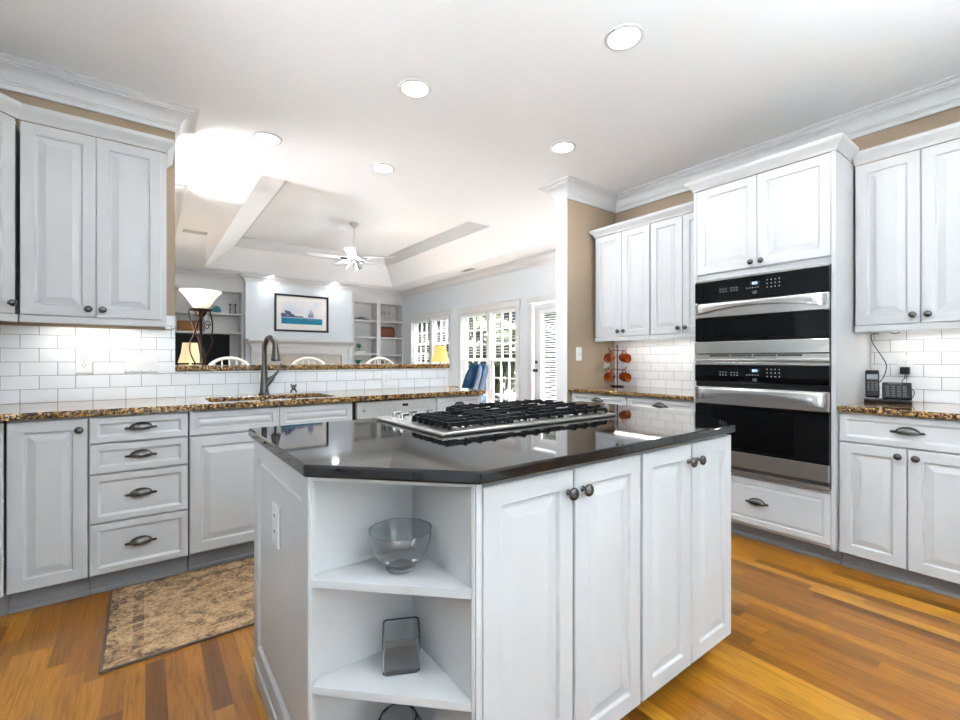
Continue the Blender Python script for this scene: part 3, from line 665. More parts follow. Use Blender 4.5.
# oven tower
TX = 3.08; TD = XR - .002 - TX; TW = .806; TZ = 2.33
r = rootat('oven_cabinet', 'tall white oven tower with two doors on top and one drawer below the ovens', 'cabinet', TX, 1.627, -PI / 2)
mb = MB(); mb.box(0, .020, 0, TD, .10, TZ + .004).box(TW - .020, TW, 0, TD, .10, TZ + .004).box(.02, TW - .02, .021, TD, .10, .425).box(.02, TW - .02, .021, TD, 1.712, TZ + .004).box(.02, TW - .02, TD - .012, TD, .425, 1.712)
mb.build('body', M_CAB, r)
door(r, .022, TW / 2 - .0015, 1.752, TZ, (TW / 2 - .030, 1.784)); door(r, TW / 2 + .0015, TW - .022, 1.752, TZ, (TW / 2 + .030, 1.784))
drawer(r, .022, TW - .022, .122, .412, steps=DRAWR); toe(r, TW, y0=.10)
sweep([(0, .262), (0, .0), (TW, .0), (TW, .262)], CRN, 'crown_moulding', M_CAB, r, side=1, z=TZ + .006)
def arch_handle(root, zc, up, x0, x1, zt, zb):
    """steel band of the oven door with a bowed grip"""
    band = boxo('door_band', M_STEEL, root, x0, x1, -.030, -.004, zb, zt, bevel=.003)
    mb = MB(); N = 26; rows = []
    for i in range(N + 1):
        t = i / N; x = x0 + .012 + (x1 - x0 - .024) * t; s = 1 - (2 * t - 1) ** 2; e = min(1, min(t, 1 - t) / .05)
        zl = zb + .012 + (zt - zb) * (.10 + .42 * s); yo = -.034 - .034 * e
        rows.append([mb.b.verts.new(p) for p in ((x, -.031, zt - .006), (x, yo, zt - .006), (x, yo - .004, zt - .012), (x, yo, zl), (x, yo + .012, zl + .002), (x, -.031, zl + .02))])
    for a, b in zip(rows, rows[1:]):
        for k in range(6): mb.b.faces.new([a[k], a[(k + 1) % 6], b[(k + 1) % 6], b[k]])
    mb.b.faces.new(rows[0][::-1]); mb.b.faces.new(rows[-1]); mb.build('handle', M_STEEL, band, smooth=50)
def dots(root, cells, m, y=-.0285, s=.0022, name='key_legend'):
    mb = MB()
    for x, z in cells: mb.box(x - s, x + s, y - .0006, y, z - s, z + s)
    return mb.build(name, m, root)
M_LEG = mat('printed_legend', (.55, .56, .58), .5, var=(20, .05)); M_LCD = mat('lit_display', (.2, .35, .6), .3, emit=(.55, .75, 1), estr=.4, var=(30, .2))
def seg(mb, x, z, ch, h=.012, y=-.0290):
    S = {'0': 'abcdef', '1': 'bc', '2': 'abged', '3': 'abgcd', '5': 'afgcd', '8': 'abcdefg'}[ch]; w = h * .5; t = h * .09
    P = {'a': (0, w, h, h), 'g': (0, w, h / 2, h / 2), 'd': (0, w, 0, 0), 'b': (w, w, h / 2, h), 'c': (w, w, 0, h / 2), 'e': (0, 0, 0, h / 2), 'f': (0, 0, h / 2, h)}
    for s in S: a, b, c, d = P[s]; mb.box(x + a - t, x + b + t, y - .0004, y, z + c - t, z + d + t)
ox0, ox1 = .023, .783
def oven(name, label, top, pan, glz, bandz, glassz, kickz, lower=False):
    r = rootat(name, label, 'oven', TX, 1.627, -PI / 2); bot = kickz[0]
    boxo('body', M_BLKPL, r, ox0 + .003, ox1 - .003, 0, .55, bot + .003, top - .003)
    boxo('top_trim', M_STEEL, r, ox0, ox1, -.020, -.0005, pan[1] + .001, top, bevel=.002)
    p = boxo('control_panel', M_GLASSBLK, r, ox0, ox1, -.028, -.0005, *pan, bevel=.002)
    zc = (pan[0] + pan[1]) / 2; cx = (ox0 + ox1) / 2
    cells = [(cx - .21 + .018 * i, zc + .018 * (j - .5)) for i in range(3) for j in range(2)] + [(cx - .14 + .018 * i, zc + .018 * (j - .5)) for i in range(3) for j in range(2)]
    cells += [(cx + .07 + .022 * i, zc - .012 + .022 * j) for i in range(4) for j in range(3)] + [(cx - .045 + .016 * i, zc - .005) for i in range(5)]
    dots(p, cells, M_LEG); boxo('display', M_BLKPL, p, cx - .028, cx + .03, -.0287, -.028, zc + .012, zc + .034)
    m = MB(); 
    for k, ch in enumerate('823'): seg(m, cx - .013 + .010 * k, zc + .016, ch)
    m.build('display_digits', M_LCD, p); boxo('start_key', M_GREYPL, p, cx - .012, cx + .012, -.0287, -.028, zc - .044, zc - .026)
    d = boxo('door_glass', M_GLASSBLK, r, ox0, ox1, -.026, -.0005, *glassz, bevel=.002)
    boxo('window_tint', M_TVS, d, ox0 + .12, ox1 - .17, -.0266, -.026, glassz[0] + .02, glassz[1] - .02)
    arch_handle(r, 0, True, ox0, ox1, bandz[1], bandz[0])
    boxo('lower_band', M_STEEL, r, ox0, ox1, -.030, -.0005, *glz, bevel=.003)
    return r
r = oven('wall_oven', 'upper built-in stainless and black glass oven, the shallower of the pair', 1.708, (1.556, 1.692), (1.207, 1.287), (1.450, 1.546), (1.290, 1.448), (1.155, 1.2))
v = MB().box(ox0, ox1, -.022, -.0005, 1.156, 1.204); v = v.build('vent_trim', M_STEEL, r, bevel=.002)
m = MB()
for k in range(4): m.box(ox0 + .10 + .135 * k + (.0), ox0 + .10 + .135 * k + .125, -.0235, -.022, 1.188, 1.199)
m.build('vent_slots', M_SLOT, v); boxo('lower_trim_lip', M_STEELB, r, ox0, ox1, -.030, -.022, 1.160, 1.172, bevel=.002)
r = oven('wall_oven', 'lower built-in stainless and black glass oven, the taller one above the drawer', 1.152, (1.020, 1.132), (.477, .575), (.872, .985), (.578, .869), (.43, .47), True)
boxo('gap_shadow_panel', M_BLKPL, r, ox0, ox1, -.012, -.0005, .987, 1.018); v = boxo('vent_trim', M_STEEL, r, ox0, ox1, -.024, -.0005, .432, .455, bevel=.002)
boxo('vent_gap', M_SLOT, r, ox0, ox1, -.014, -.0005, .4565, .4755)

# ------------------------------------------------------------------ island
r = thing('kitchen_island', 'white kitchen island with a corner of open shelves and four tall doors', 'kitchen island', (1.2, 1.3, 0))
def isl(o): o.location = Vector(o.location) - Vector((1.2, 1.3, 0)); return o
IB = .883
body = MB().prism([(.332, 1.137), (.608, 1.137), (.608, .851), (1.862, .851), (2.10, 1.09), (2.10, 1.80), (.332, 1.80)], .10, IB).build('body', M_CAB, r); isl(body)
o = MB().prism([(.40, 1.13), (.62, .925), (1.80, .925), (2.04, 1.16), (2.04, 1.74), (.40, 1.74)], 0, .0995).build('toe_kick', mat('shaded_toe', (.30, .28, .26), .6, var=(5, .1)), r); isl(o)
# exterior panel of the left side
e = bpy.data.objects.new('side_panel', MB().panel(0, .683, .088, IB - .001, 0, .0145, [(0, .003), (.003, 0), (.062, 0), (.066, .005), (.070, .011), (.078, .011), (.084, .006)]).build('tmp', M_CAB).data)
bpy.data.objects.remove(bpy.data.objects['tmp']); C.objects.link(e); e.parent = r; e.location = (.317 - 1.2, 1.80 - 1.3, 0); e.rotation_euler = (0, 0, -PI / 2)
o = MB().box(.319, .398, 1.13, 1.80, 0, .075).box(.312, .331, 1.115, 1.80, .0755, .0875).build('side_baseboard', M_CAB, r, bevel=.003); isl(o)
# outlet on that panel
pl = MB().box(.3145, .322, 1.430, 1.505, .600, .725).build('outlet_plate', M_WPLATE, r, bevel=.003); isl(pl)
m = MB()
for z in (.642, .690): MB().box(.3135, .3145, 1.453, 1.482, z - .014, z + .014).build('receptacle', M_TRIM, pl, bevel=.0005); MB().box(.3131, .3135, 1.461, 1.474, z - .002, z + .007).build('slots', M_SLOT, pl)
 
# corner shelving: posts, rails, triangular shelves
A0 = Vector((.317, 1.118)); B0 = Vector((.606, .833)); dv = (B0 - A0).normalized(); nv = Vector((dv.y, -dv.x))
def diagbox(a, b, t0, t1, z0, z1, mb):
    p = A0 + dv * a; q = A0 + dv * b
    return mb.prism([tuple(p - nv * t0), tuple(q - nv * t0), tuple(q - nv * t1), tuple(p - nv * t1)][::-1], z0, z1)
L = (B0 - A0).length
if nv.x + nv.y > 0: nv = -nv      # nv points outward (towards -x,-y)
m = MB(); diagbox(-.004, .005, .0, .005, .10, IB - .001, m); diagbox(L - .008, L - .001, .0, .005, .10, IB - .001, m)
diagbox(.0055, L - .0085, .0, .010, IB - .011, IB - .001, m); o = m.build('face_frame', M_CAB, r, bevel=.0015); isl(o)
for z in (.115, .375, .634):
    a = A0 + dv * .0055 - nv * .001; b = B0 - dv * .0085 - nv * .001
    p = [tuple(a), tuple(b), (.6075, b.y + .006), (.6075, 1.1365), (a.x - .004, 1.1365)]
    o = MB().prism(p, z - .020, z).build('shelf', M_CAB, r, bevel=.001); isl(o)
o = MB().prism([tuple(A0 + dv * .002), tuple(B0 - dv * .002), (.607, 1.1365), (.325, 1.1365)], .082, .0945).build('bottom_panel', M_CAB, r); isl(o)
# doors on the long front: y = .83
XD = [(.628, .936, 1), (.944, 1.250, -1), (1.262, 1.553, 1), (1.561, 1.858, -1)]
for a, b, k in XD:
    o = door(r, a, b, .083, IB - .014, ((b - .022) if k > 0 else (a + .030), .808), y=.83); isl(o)
m = MB().box(.6085, .626, .832, .8505, .10, IB - .001); o = m.build('stile', M_CAB, r, bevel=.002); isl(o)
# black top
top = [(.303, 1.112), (.600, .806), (1.840, .806), (2.140, 1.106), (2.140, 1.835), (.303, 1.835)]
o = MB().prism(top, .8835, .914).build('island_countertop', M_BLACK, bevel=.006)
tag(o, 'polished black granite top with clipped corners on the island', 'countertop')

# cooktop
CT = (.775, 1.690, 1.245, 1.775); zt = .9145
r = thing('gas_cooktop', 'stainless gas cooktop with black cast iron grates on the black island top', 'cooktop', (CT[0], CT[2], zt)); w, d = CT[1] - CT[0], CT[3] - CT[2]
m = MB(); m.box(0, w, 0, d, 0, .0122); m.build('tray', M_STEELB, r, bevel=.005)
boxo('burner_well', M_STEEL, r, .06, w - .03, .03, d - .20, .0123, .0135)
def burner(x, y, s, z=.0136):
    b = MB().lathe([(0, 0), (.058 * s, 0), (.055 * s, .004), (.040 * s, .006), (.036 * s, .010), (0, .010)], (x, y, z)).build('burner', M_CHROME, r, smooth=40)
    MB().lathe([(0, 0), (.037 * s, 0), (.039 * s, .003), (.037 * s, .006), (.028 * s, .008), (0, .009)], (x, y, z + .0102)).build('burner_cap', mat('enamel_cap', (.04, .04, .045), .3, var=(40, .3)), b, smooth=40)
for x, y, s in ((.135, .115, 1.0), (.445, .12, 1.1), (.755, .115, .9), (.50, .33, 1.0), (.79, .33, .85)): burner(x, y, s)
def bar(m, a, b, wd=.010, z0=.050, z1=.062):
    a = Vector((*a, 0)); b = Vector((*b, 0)); t = (b - a).normalized(); n = Vector((-t.y, t.x, 0)) * wd / 2
    lo = [m.b.verts.new((p.x, p.y, z0)) for p in (a - n, b - n, b + n, a + n)]; hi = [m.b.verts.new((p.x, p.y, z1)) for p in (a - n * .7, b - n * .7, b + n * .7, a + n * .7)]
    m.b.faces.new(lo[::-1]); m.b.faces.new(hi)
    for i in range(4): m.b.faces.new([lo[i], lo[(i + 1) % 4], hi[(i + 1) % 4], hi[i]])
def grate(x0, x1, y0, y1, bx, by2):
    m = MB(); cx = (x0 + x1) / 2; z0, z1 = .030, .041
    for a, b in (((x0, y0), (x1, y0)), ((x0, y1), (x1, y1)), ((x0, y0), (x0, y1)), ((x1, y0), (x1, y1)), ((x0, (y0 + y1) / 2), (x1, (y0 + y1) / 2))): bar(m, a, b, .013, z0 - .006, z1 - .003)
    n = 6
    for k in range(n):
        y = y0 + (y1 - y0) * (k + .5) / n
        for s, xe in ((1, x0), (-1, x1)):
            ln = (x1 - x0) * (.40 if k % 3 != 1 else .28); P = [(xe - s * .004, y, .014), (xe, y, .040), (xe + s * .015, y, .052), (xe + s * ln, y, .052)]
            bar(m, (xe - s * .004, y), (xe + s * ln, y), .010, .033, .046)
            bar(m, (xe - s * .014, y), (xe + s * .004, y), .010, .016, .040)
    for s, ye in ((1, y0), (-1, y1)):
        for xx in (cx, cx - .065, cx + .065): bar(m, (xx, ye - s * .004), (xx, ye + s * (y1 - y0) * (.2 if xx == cx else .1)), .010, .033, .046); bar(m, (xx, ye - s * .012), (xx, ye + s * .004), .010, .018, .040)
    for x in (x0, x1):
        for y in (y0, y1): m.tube([(x, y, .0137), (x, y, .030)], [.008, .007], 8)
    m.build('grate', M_IRON, r, bevel=.0015)
gw = .263
grate(.05, .05 + gw, .035, .292, 0, 0); grate(.05 + gw + .014, .05 + 2 * gw + .008, .035, d - .045, 0, 0); grate(.05 + 2 * gw + .022, w - .03, .035, d - .045, 0, 0)
for k in range(6):
    x = (.045, .118, .192)[k // 2]; y = (.372, .440)[k % 2]
    kb = MB().lathe([(0, 0), (.016, 0), (.016, .003), (.010, .006), (.009, .024), (0, .026)], (x, y, .0122), (0, 0, 1), 18).build('knob', M_CHROME, r, smooth=40)
    boxo('knob_grip', M_CHROME, kb, x - .006, x + .030, y - .005, y + .005, .026, .038, bevel=.002)

# glassware on the shelves
def glassthing(name, label, cat, prof, loc, m=M_CLEAR, n=48):
    o = MB().lathe(prof, (0, 0, 0), n=n).build(name, m, smooth=50, loc=loc); return tag(o, label, cat)
R_ = []
for k in range(11):
    t = k / 10; R_.append((.034 + .044 * math.sin(t * PI / 2) ** .9, .006 + .090 * t ** 1.25))
prof = [(0, 0), (.036, 0), (.038, .004)] + [(r + .0015, z + .004) for r, z in R_[1:]] + [(r - .0015, z + .004) for r, z in R_[:1:-1]] + [(.030, .014), (0, .012)]
glassthing('glass_bowl', 'clear round glass mixing bowl on the upper open shelf of the island', 'bowl', prof, (.522, 1.040, .6345))
o = thing('glass_vase', 'square clear glass vase on the middle open shelf of the island', 'vase', (.535, 1.062, .3755), math.radians(-26))
def rr(h, r): return rounded(-h, h, -h, h, r, 4)
m = MB(); S = [(rr(.046, .012), 0), (rr(.048, .012), .003), (rr(.048, .012), .088), (rr(.0475, .012), .090), (rr(.0445, .010), .088), (rr(.0445, .010), .010), (rr(.03, .006), .012)]
V = [[m.b.verts.new((x, y, z)) for x, y in P] for P, z in S]; nn = len(V[0]); m.b.faces.new(V[0][::-1]); m.b.faces.new(V[-1])
for A_, B_ in zip(V, V[1:]):
    for k in range(nn): m.b.faces.new([A_[k], A_[(k + 1) % nn], B_[(k + 1) % nn], B_[k]])
m = m.build('vase_wall', M_CLEAR, o, smooth=40)
prof = [(0, 0), (.038, 0), (.055, .02), (.070, .055), (.074, .085), (.066, .122), (.050, .148), (.046, .156), (.043, .156), (.047, .146), (.063, .121), (.070, .085), (.066, .057), (.052, .024), (.03, .008), (0, .008)]
glassthing('glass_bowl', 'round clear glass fishbowl vase on the lowest open shelf of the island', 'vase', prof, (.508, 1.025, .1155)).name = 'round_glass_vase'

# rug
o = MB().box(-.62, .62, -.365, .365, 0, .008).build('runner_rug', M_RUG, bevel=.002, loc=(.49, 2.548, .0005)); tag(o, 'tan and charcoal distressed patterned rug in front of the sink cabinets', 'rug')
m = MB()
for b in ((-.628, .628, -.373, -.3655, 0, .009), (-.628, .628, .3655, .373, 0, .009), (-.628, -.6205, -.3655, .3655, 0, .009), (.6205, .628, -.3655, .3655, 0, .009)): m.box(*b)
m.build('binding', M_RUGEDGE, o)

o = MB().box(-1.55, 1.55, -1.1, 1.1, 0, .010).build('bounce_rug', mat('cream_wool', (.80, .78, .74), .95, var=(30, .05)), bevel=.003, loc=(1.35, -1.28, .0005)); tag(o, 'large cream rug added behind the camera to bounce light upward', 'rug')  # pale rug out of view, added to bounce light up

r = thing('added_pendant', 'unseen alabaster bowl pendant added behind the camera to light the ceiling', 'added pendant light', (1.0, -1.05, ZC))  # unseen lamp added to throw light up at the ceiling
MB().lathe([(0, 0), (.06, 0), (.055, -.02), (.012, -.03), (0, -.03)]).build('canopy', M_BRONZE, r, smooth=40)
for k in range(3): a = 2 * PI * k / 3; MB().tube([(0, 0, -.03), (.24 * math.cos(a), .24 * math.sin(a), -.82)], .004, 6).build('chain', M_BRONZE, r)
MB().lathe([(0, -.98), (.10, -.965), (.20, -.90), (.25, -.82), (.245, -.82), (.195, -.893), (.10, -.957), (0, -.972)], n=32).build('bowl_shade', M_ALAB, r, smooth=50)
light('added_pendant_bulb', 'POINT', (0, 0, -.915), PEND_W, (.78, .90, 1), parent=r, shadow_soft_size=.04)

o = MB().box(-.95, .95, -1.9, 1.9, 0, .010).build('bounce_rug', mat('ivory_wool', (.82, .80, .77), .95, var=(30, .04)), bevel=.003, loc=(3.88, 6.9, .0005)); tag(o, 'large ivory rug added along the tall windows to bounce sunlight upward', 'rug')  # pale rug added to bounce the window sun onto the ceiling

# ------------------------------------------------------------------ outlets and switches
def plate(name, label, x, y, z, rz, w, h, kinds):
    r = rootat(name, label, 'outlet' if 'outlet' in name else 'switch', x, y, rz); r.location.z = z
    p = boxo('cover_plate', M_WPLATE, r, -w / 2, w / 2, -.006, 0, -h / 2, h / 2, bevel=.002)
    n = len(kinds)
    for i, k in enumerate(kinds):
        cx = (i - (n - 1) / 2) * .046
        if k == 'o':
            for s in (-1, 1):
                f = MB().lathe([(0, 0), (.0155, 0), (.0155, .0015), (0, .0015)], (cx, -.006, s * .020), (0, -1, 0), 18, sy=.85).build('receptacle', M_WPLATE, r)
                q = MB()
                for sx in (-.006, .006): q.box(cx + sx - .0011, cx + sx + .0011, -.0079, -.0076, s * .020 + .000, s * .020 + .009)
                q.box(cx - .002, cx + .002, -.0079, -.0076, s * .020 - .009, s * .020 - .005); q.build('slots', M_SLOT, f)
        elif k == 't': boxo('toggle', M_WPLATE, r, cx - .004, cx + .004, -.018, -.006, -.004, .012, bevel=.001)
        elif k == 'r': boxo('rocker', M_TRIM, r, cx - .016, cx + .016, -.0085, -.006, -.033, .033, bevel=.001)
        for s in (-1, 1):
            MB().lathe([(0, 0), (.0025, 0), (.0025, .0008), (0, .0008)], (cx, -.006, s * h * .42 if k != 'o' else s * .0), (0, -1, 0), 10).build('screw', M_GREYPL, r)
    return r
Y9 = YS - .0095
plate('wall_outlet', 'white double outlet on the tile below the left wall cabinets', -.288, Y9, 1.150, 0, .075, .118, 'o')
plate('light_switch', 'wide white plate with three switches on the tile beside the bar opening', -.020, Y9, 1.150, 0, .165, .118, 'ttt')
plate('wall_outlet', 'white outlet on the tiled half wall above the dishwasher', 1.618, Y9, 1.010, 0, .075, .118, 'o')
plate('light_switch', 'single white switch on the taupe wall by the door', 3.228, YBW - .0005, 1.222, 0, .075, .125, 't')
plate('wall_outlet', 'white outlet on the taupe wall behind the mug tree', 3.640, YBW - .0005, 1.145, 0, .075, .118, 'o')
plate('wall_outlet', 'white outlet with a black plug on the tile by the telephone', XR - .0095, .655, 1.135, -PI / 2, .075, .118, 'o')

# ------------------------------------------------------------------ recessed lights and vents
def can(x, y, label, watts=CAN_W, z=ZC, r=.078):
    t = thing('recessed_light', label, 'ceiling light', (x, y, z), 0, 'recessed ceiling lights')
    MB().lathe([(r, -.0005), (r + .018, -.0005), (r + .016, -.006), (r, -.010), (r - .004, -.006)][::1] + [(r, -.0005)], (0, 0, 0)).build('trim_ring', M_TRIM, t, smooth=40)
    MB().lathe([(0, -.006), (r - .004, -.006), (r - .004, -.0015), (0, -.0015)]).build('lens', M_CAN, t)
    light('can_lamp', 'AREA', (0, 0, -.012), watts, (.86, .94, 1), (0, 0, 0), t, shape='DISK', size=.14)
for x, y, lb in ((1.907, 1.362, 'recessed ceiling light nearest the camera, above the island'), (1.275, 2.354, 'recessed ceiling light between the island and the sink'),
                 (.710, 3.519, 'recessed ceiling light leftmost, above the bar end by the cabinets'), (2.523, 2.34, 'recessed ceiling light in front of the oven wall'),
                 (1.592, 3.494, 'recessed ceiling light above the middle of the bar')): can(x, y, lb)
can(-.05, .42, 'recessed ceiling light over the camera position'); can(1.25, -.6, 'unseen recessed light added behind the camera at right', 2.5); can(-.4, -1.4, 'unseen recessed light added behind the camera at left', 2.5)  # the two behind the camera are added for brightness
can(2.6, .35, 'unseen recessed light added in front of the telephone counter', .8)  # added out-of-frame can that lifts the room brightness
can(1.93, 9.22, 'small recessed spotlight over the left of the picture', .55, r=.04); can(3.15, 9.22, 'small recessed spotlight over the right of the picture', .55, r=.04)
M_VENT = mat('vent_enamel', (.55, .55, .55), .5, var=(9, .03))
def vent(x, y, w, h, label):
    t = thing('ceiling_vent', label, 'vent', (x, y, ZC), 0, 'ceiling air vents'); m = MB()
    m.box(-w / 2, w / 2, -h / 2, -h / 2 + .018, -.008, -.0005).box(-w / 2, w / 2, h / 2 - .018, h / 2, -.008, -.0005).box(-w / 2, -w / 2 + .018, -h / 2, h / 2, -.008, -.0005).box(w / 2 - .018, w / 2, -h / 2, h / 2, -.008, -.0005); m.build('frame', M_VENT, t)
    s = MB(); n = 6
    for k in range(n): y_ = -h / 2 + .02 + (h - .04) * (k + .5) / n; s.box(-w / 2 + .018, w / 2 - .018, y_ - .006, y_ + .003, -.007, -.004)
    s.build('louvres', M_VENT, t); boxo('duct', M_GREYPL, t, -w / 2 + .018, w / 2 - .018, -h / 2 + .018, h / 2 - .018, -.002, -.0006)
vent(.50, 6.64, .26, .12, 'small grey air vent in the ceiling at left, beyond the bar'); vent(4.60, 6.53, .12, .32, 'small grey air vent in the ceiling above the windows')

# ------------------------------------------------------------------ ceiling fan
r = thing('ceiling_fan', 'white five-blade ceiling fan with a light kit hanging from the tray ceiling', 'ceiling fan', (2.54, 6.60, uzt))
MB().lathe([(0, 0), (.075, 0), (.070, -.02), (.03, -.065), (.014, -.075), (0, -.075)]).build('canopy', M_TRIM, r, smooth=40)
MB().tube([(0, 0, -.07), (0, 0, -.46)], .0125, 12).build('downrod', M_TRIM, r)
hub = MB().lathe([(0, -.445), (.03, -.445), (.05, -.462), (.125, -.472), (.140, -.492), (.138, -.52), (.110, -.545), (.06, -.555), (0, -.555)]).build('motor_housing', M_TRIM, r, smooth=40)
for k in range(5):
    a = math.radians(26 + 72 * k); c, s = math.cos(a), math.sin(a); m = MB()
    L_ = [(.16, -.045), (.30, -.065), (.60, -.070), (.655, -.055), (.665, 0), (.655, .055), (.60, .070), (.30, .065), (.16, .045)]
    lo = [m.b.verts.new((x * c - y * s, x * s + y * c, -.535 + y * .12)) for x, y in L_]; hi = [m.b.verts.new((x * c - y * s, x * s + y * c, -.528 + y * .12)) for x, y in L_]
    m.b.faces.new(lo[::-1]); m.b.faces.new(hi)
    for i in range(len(L_)): j = (i + 1) % len(L_); m.b.faces.new([lo[i], lo[j], hi[j], hi[i]])
    b = m.build('blade', M_TRIM, r); MB().tube([(.10 * c, .10 * s, -.55), (.20 * c, .20 * s, -.542)], .012, 8).build('blade_iron', M_PEWT, b)
kit = MB().lathe([(0, -.556), (.05, -.556), (.05, -.58), (.03, -.60), (0, -.60)]).build('light_kit', M_PEWT, r, smooth=40)
for k in range(3):
    a = math.radians(50 + 120 * k); ax = Vector((math.cos(a), math.sin(a), -.9)); MB().lathe([(.018, 0), (.03, .02), (.052, .07), (.058, .10), (.055, .10), (.028, .022), (.015, .002)], Vector((math.cos(a) * .045, math.sin(a) * .045, -.585)), ax, 16).build('glass_shade', M_CLEAR, kit, smooth=40)
light('fan_fill_light', 'POINT', (0, 0, -.70), 7, (.90, .96, 1), parent=r, shadow_soft_size=.14)  # fill light added at the unlit kit to brighten the tray
ch = MB().tube([(0, 0, -.60), (0, 0, -.74)], .0025, 6); ch.ball((0, 0, -.75), .012); ch.build('pull_chain', M_GREYPL, r)

# ------------------------------------------------------------------ fireplace and picture
XC = (1.514 + 3.577) / 2
r = thing('fireplace_mantel', 'white panelled fireplace mantel with a beige stone surround', 'fireplace', (XC, 9.43, 0)); hw_ = 1.0; yb = -.0005
boxo('mantel_shelf', M_TRIM, r, -hw_ - .02, hw_ + .02, -.21, yb, 1.525, 1.565, bevel=.006)
m = sweep([(-hw_ + .04, yb), (-hw_ + .04, -.09), (hw_ - .04, -.09), (hw_ - .04, yb)], [(0, 0), (.01, 0), (.02, .03), (.06, .065), (.09, .075), (.09, .084), (0, .084)], 'bed_moulding', M_TRIM, r, side=1, z=1.440)
m = MB(); m.box(-hw_ + .05, hw_ - .05, -.085, yb, 1.28, 1.439)
for x0_, x1_ in ((-.92, -.62), (-.585, .585), (.62, .92)): m.panel(x0_, x1_, 1.30, 1.425, -.097, .011, [(0, .0), (.012, 0), (.018, .006), (.02, .006)])
m.build('frieze', M_TRIM, r)
for s in (-1, 1):
    m = MB().box(s * hw_ - s * .05 if s > 0 else -hw_ + .05, (hw_ - .24) if s > 0 else -(hw_ - .24), -.085, yb, 0, 1.279) if 0 else MB().box(*sorted((s * (hw_ - .05), s * (hw_ - .22))), -.085, yb, 0, 1.279)
    m.box(*sorted((s * (hw_ - .03), s * (hw_ - .24))), -.10, -.0851, 0, .18); m.build('pilaster', M_TRIM, r, bevel=.003)
m = MB(); a = hw_ - .225; m.box(-a, a, -.03, yb, .98, 1.279).box(-a, -.47, -.03, yb, 0, .979).box(.47, a, -.03, yb, 0, .979); m.build('stone_surround', M_STONE, r)
boxo('firebox', M_DUSK, r, -.469, .469, -.02, yb, 0, .979)
# framed print
r = thing('framed_picture', 'framed seascape print of a sailing ship on teal water above the mantel', 'picture', (2.54, 9.4295, 2.10)); w, h = 1.05, .74
m = MB(); t = .038
m.box(-w / 2, w / 2, -.03, -.001, h / 2 - t, h / 2).box(-w / 2, w / 2, -.03, -.001, -h / 2, -h / 2 + t).box(-w / 2, -w / 2 + t, -.03, -.001, -h / 2 + t, h / 2 - t).box(w / 2 - t, w / 2, -.03, -.001, -h / 2 + t, h / 2 - t)
m.build('frame', mat('black_frame', (.004, .004, .005), .35, var=(10, .2)), r, bevel=.003)
boxo('mat_board', M_PAPER, r, -w / 2 + t, w / 2 - t, -.012, -.001, -h / 2 + t, h / 2 - t)
def pic_sky():
    m, nt, b = newmat('print_sky'); tc = nt.nodes.new('ShaderNodeTexCoord'); n = nt.nodes.new('ShaderNodeTexNoise'); n.inputs['Scale'].default_value = 5; nt.links.new(tc.outputs['Object'], n.inputs['Vector'])
    r_ = ramp(nt, [(.35, (.62, .68, .76)), (.55, (.78, .74, .76)), (.7, (.80, .76, .70))]); nt.links.new(n.outputs['Fac'], r_.inputs[0]); nt.links.new(r_.outputs[0], b.inputs['Base Color']); return m
p = boxo('print', pic_sky(), r, -.40, .40, -.0135, -.012, -.215, .245)
boxo('print_sea', mat('print_teal', (.0, .22, .36), .5, var=(14, .4)), p, -.40, .40, -.0145, -.0135, -.215, -.095)
m = MB(); m.box(-.40, .02, -.0142, -.0135, -.085, -.055); 
for x, z, s in ((-.34, -.05, .05), (-.27, .0, .06), (-.22, -.04, .05), (-.31, .03, .03), (-.18, -.05, .04), (-.37, -.03, .04)): m.lathe([(0, 0), (s, 0), (s, .0008), (0, .0008)], (x, -.0136, z), (0, -1, 0), 10, sy=.7)
m.build('print_shore', mat('print_slate', (.10, .13, .24), .6, var=(30, .5)), p)
m = MB(); m.prism([(.10, -.0153), (.24, -.0153), (.24, -.0146), (.10, -.0146)], -.125, -.090)
for x, zz in ((.13, .03), (.165, .10), (.20, .04)):
    m.box(x - .002, x + .002, -.0150, -.0142, -.09, zz + .03)
    for k in range(3): z = -.07 + (zz + .05) * k / 3; wv = .022 - .005 * k; m.box(x - wv, x + wv, -.0152, -.0146, z, z + (zz + .07) / 4)
m.box(.02, .10, -.0150, -.0143, -.105, -.085).build('print_ship', mat('print_indigo', (.16, .24, .42), .6, var=(30, .4)), p)

# ------------------------------------------------------------------ built-in bookcases
YA = 9.62
def bookcase(label, x0, x1, bays, shelves, lowtop, stretch=None):
    r = thing('built_in_bookcase', label, 'bookcase', (x0, YA, 0)); W_ = x1 - x0; D_ = YF - .002 - YA
    m = MB(); prev = 0; zt_, z0_ = 2.455, .86
    edges = [b for bb in bays for b in (bb[0] - x0, bb[1] - x0)]
    m.box(0, W_, 0, D_, zt_, ZC - .002); m.box(0, W_, 0, D_, 0, z0_)
    pts = [0] + edges + [W_]
    for i in range(0, len(pts), 2):
        if pts[i + 1] - pts[i] > .002: m.box(pts[i], pts[i + 1], 0, D_, (lowtop if (stretch and 0 < i < len(pts) - 2) else z0_), zt_)
    m.box(0, W_, D_ - .012, D_, z0_, zt_); m.build('case', M_TRIM, r)
    for (a, b), zs in zip(bays, shelves):
        for z in zs: boxo('shelf', M_TRIM, r, a - x0 + .001, b - x0 - .001, .004, D_ - .013, z - .034, z, bevel=.002)
    return r
bookcase('white built-in bookcase left of the fireplace, around the television', .186, 1.512, [(.30, .875), (.915, 1.470)], [(2.052, 1.692), (2.052, 1.692)], 1.66, True)
bookcase('white built-in bookcase right of the fireplace, in the corner by the windows', 3.579, 4.898, [(3.70, 4.235), (4.325, 4.872)], [(2.066, 1.692, 1.313), (2.070, 1.690, 1.300)], .86)
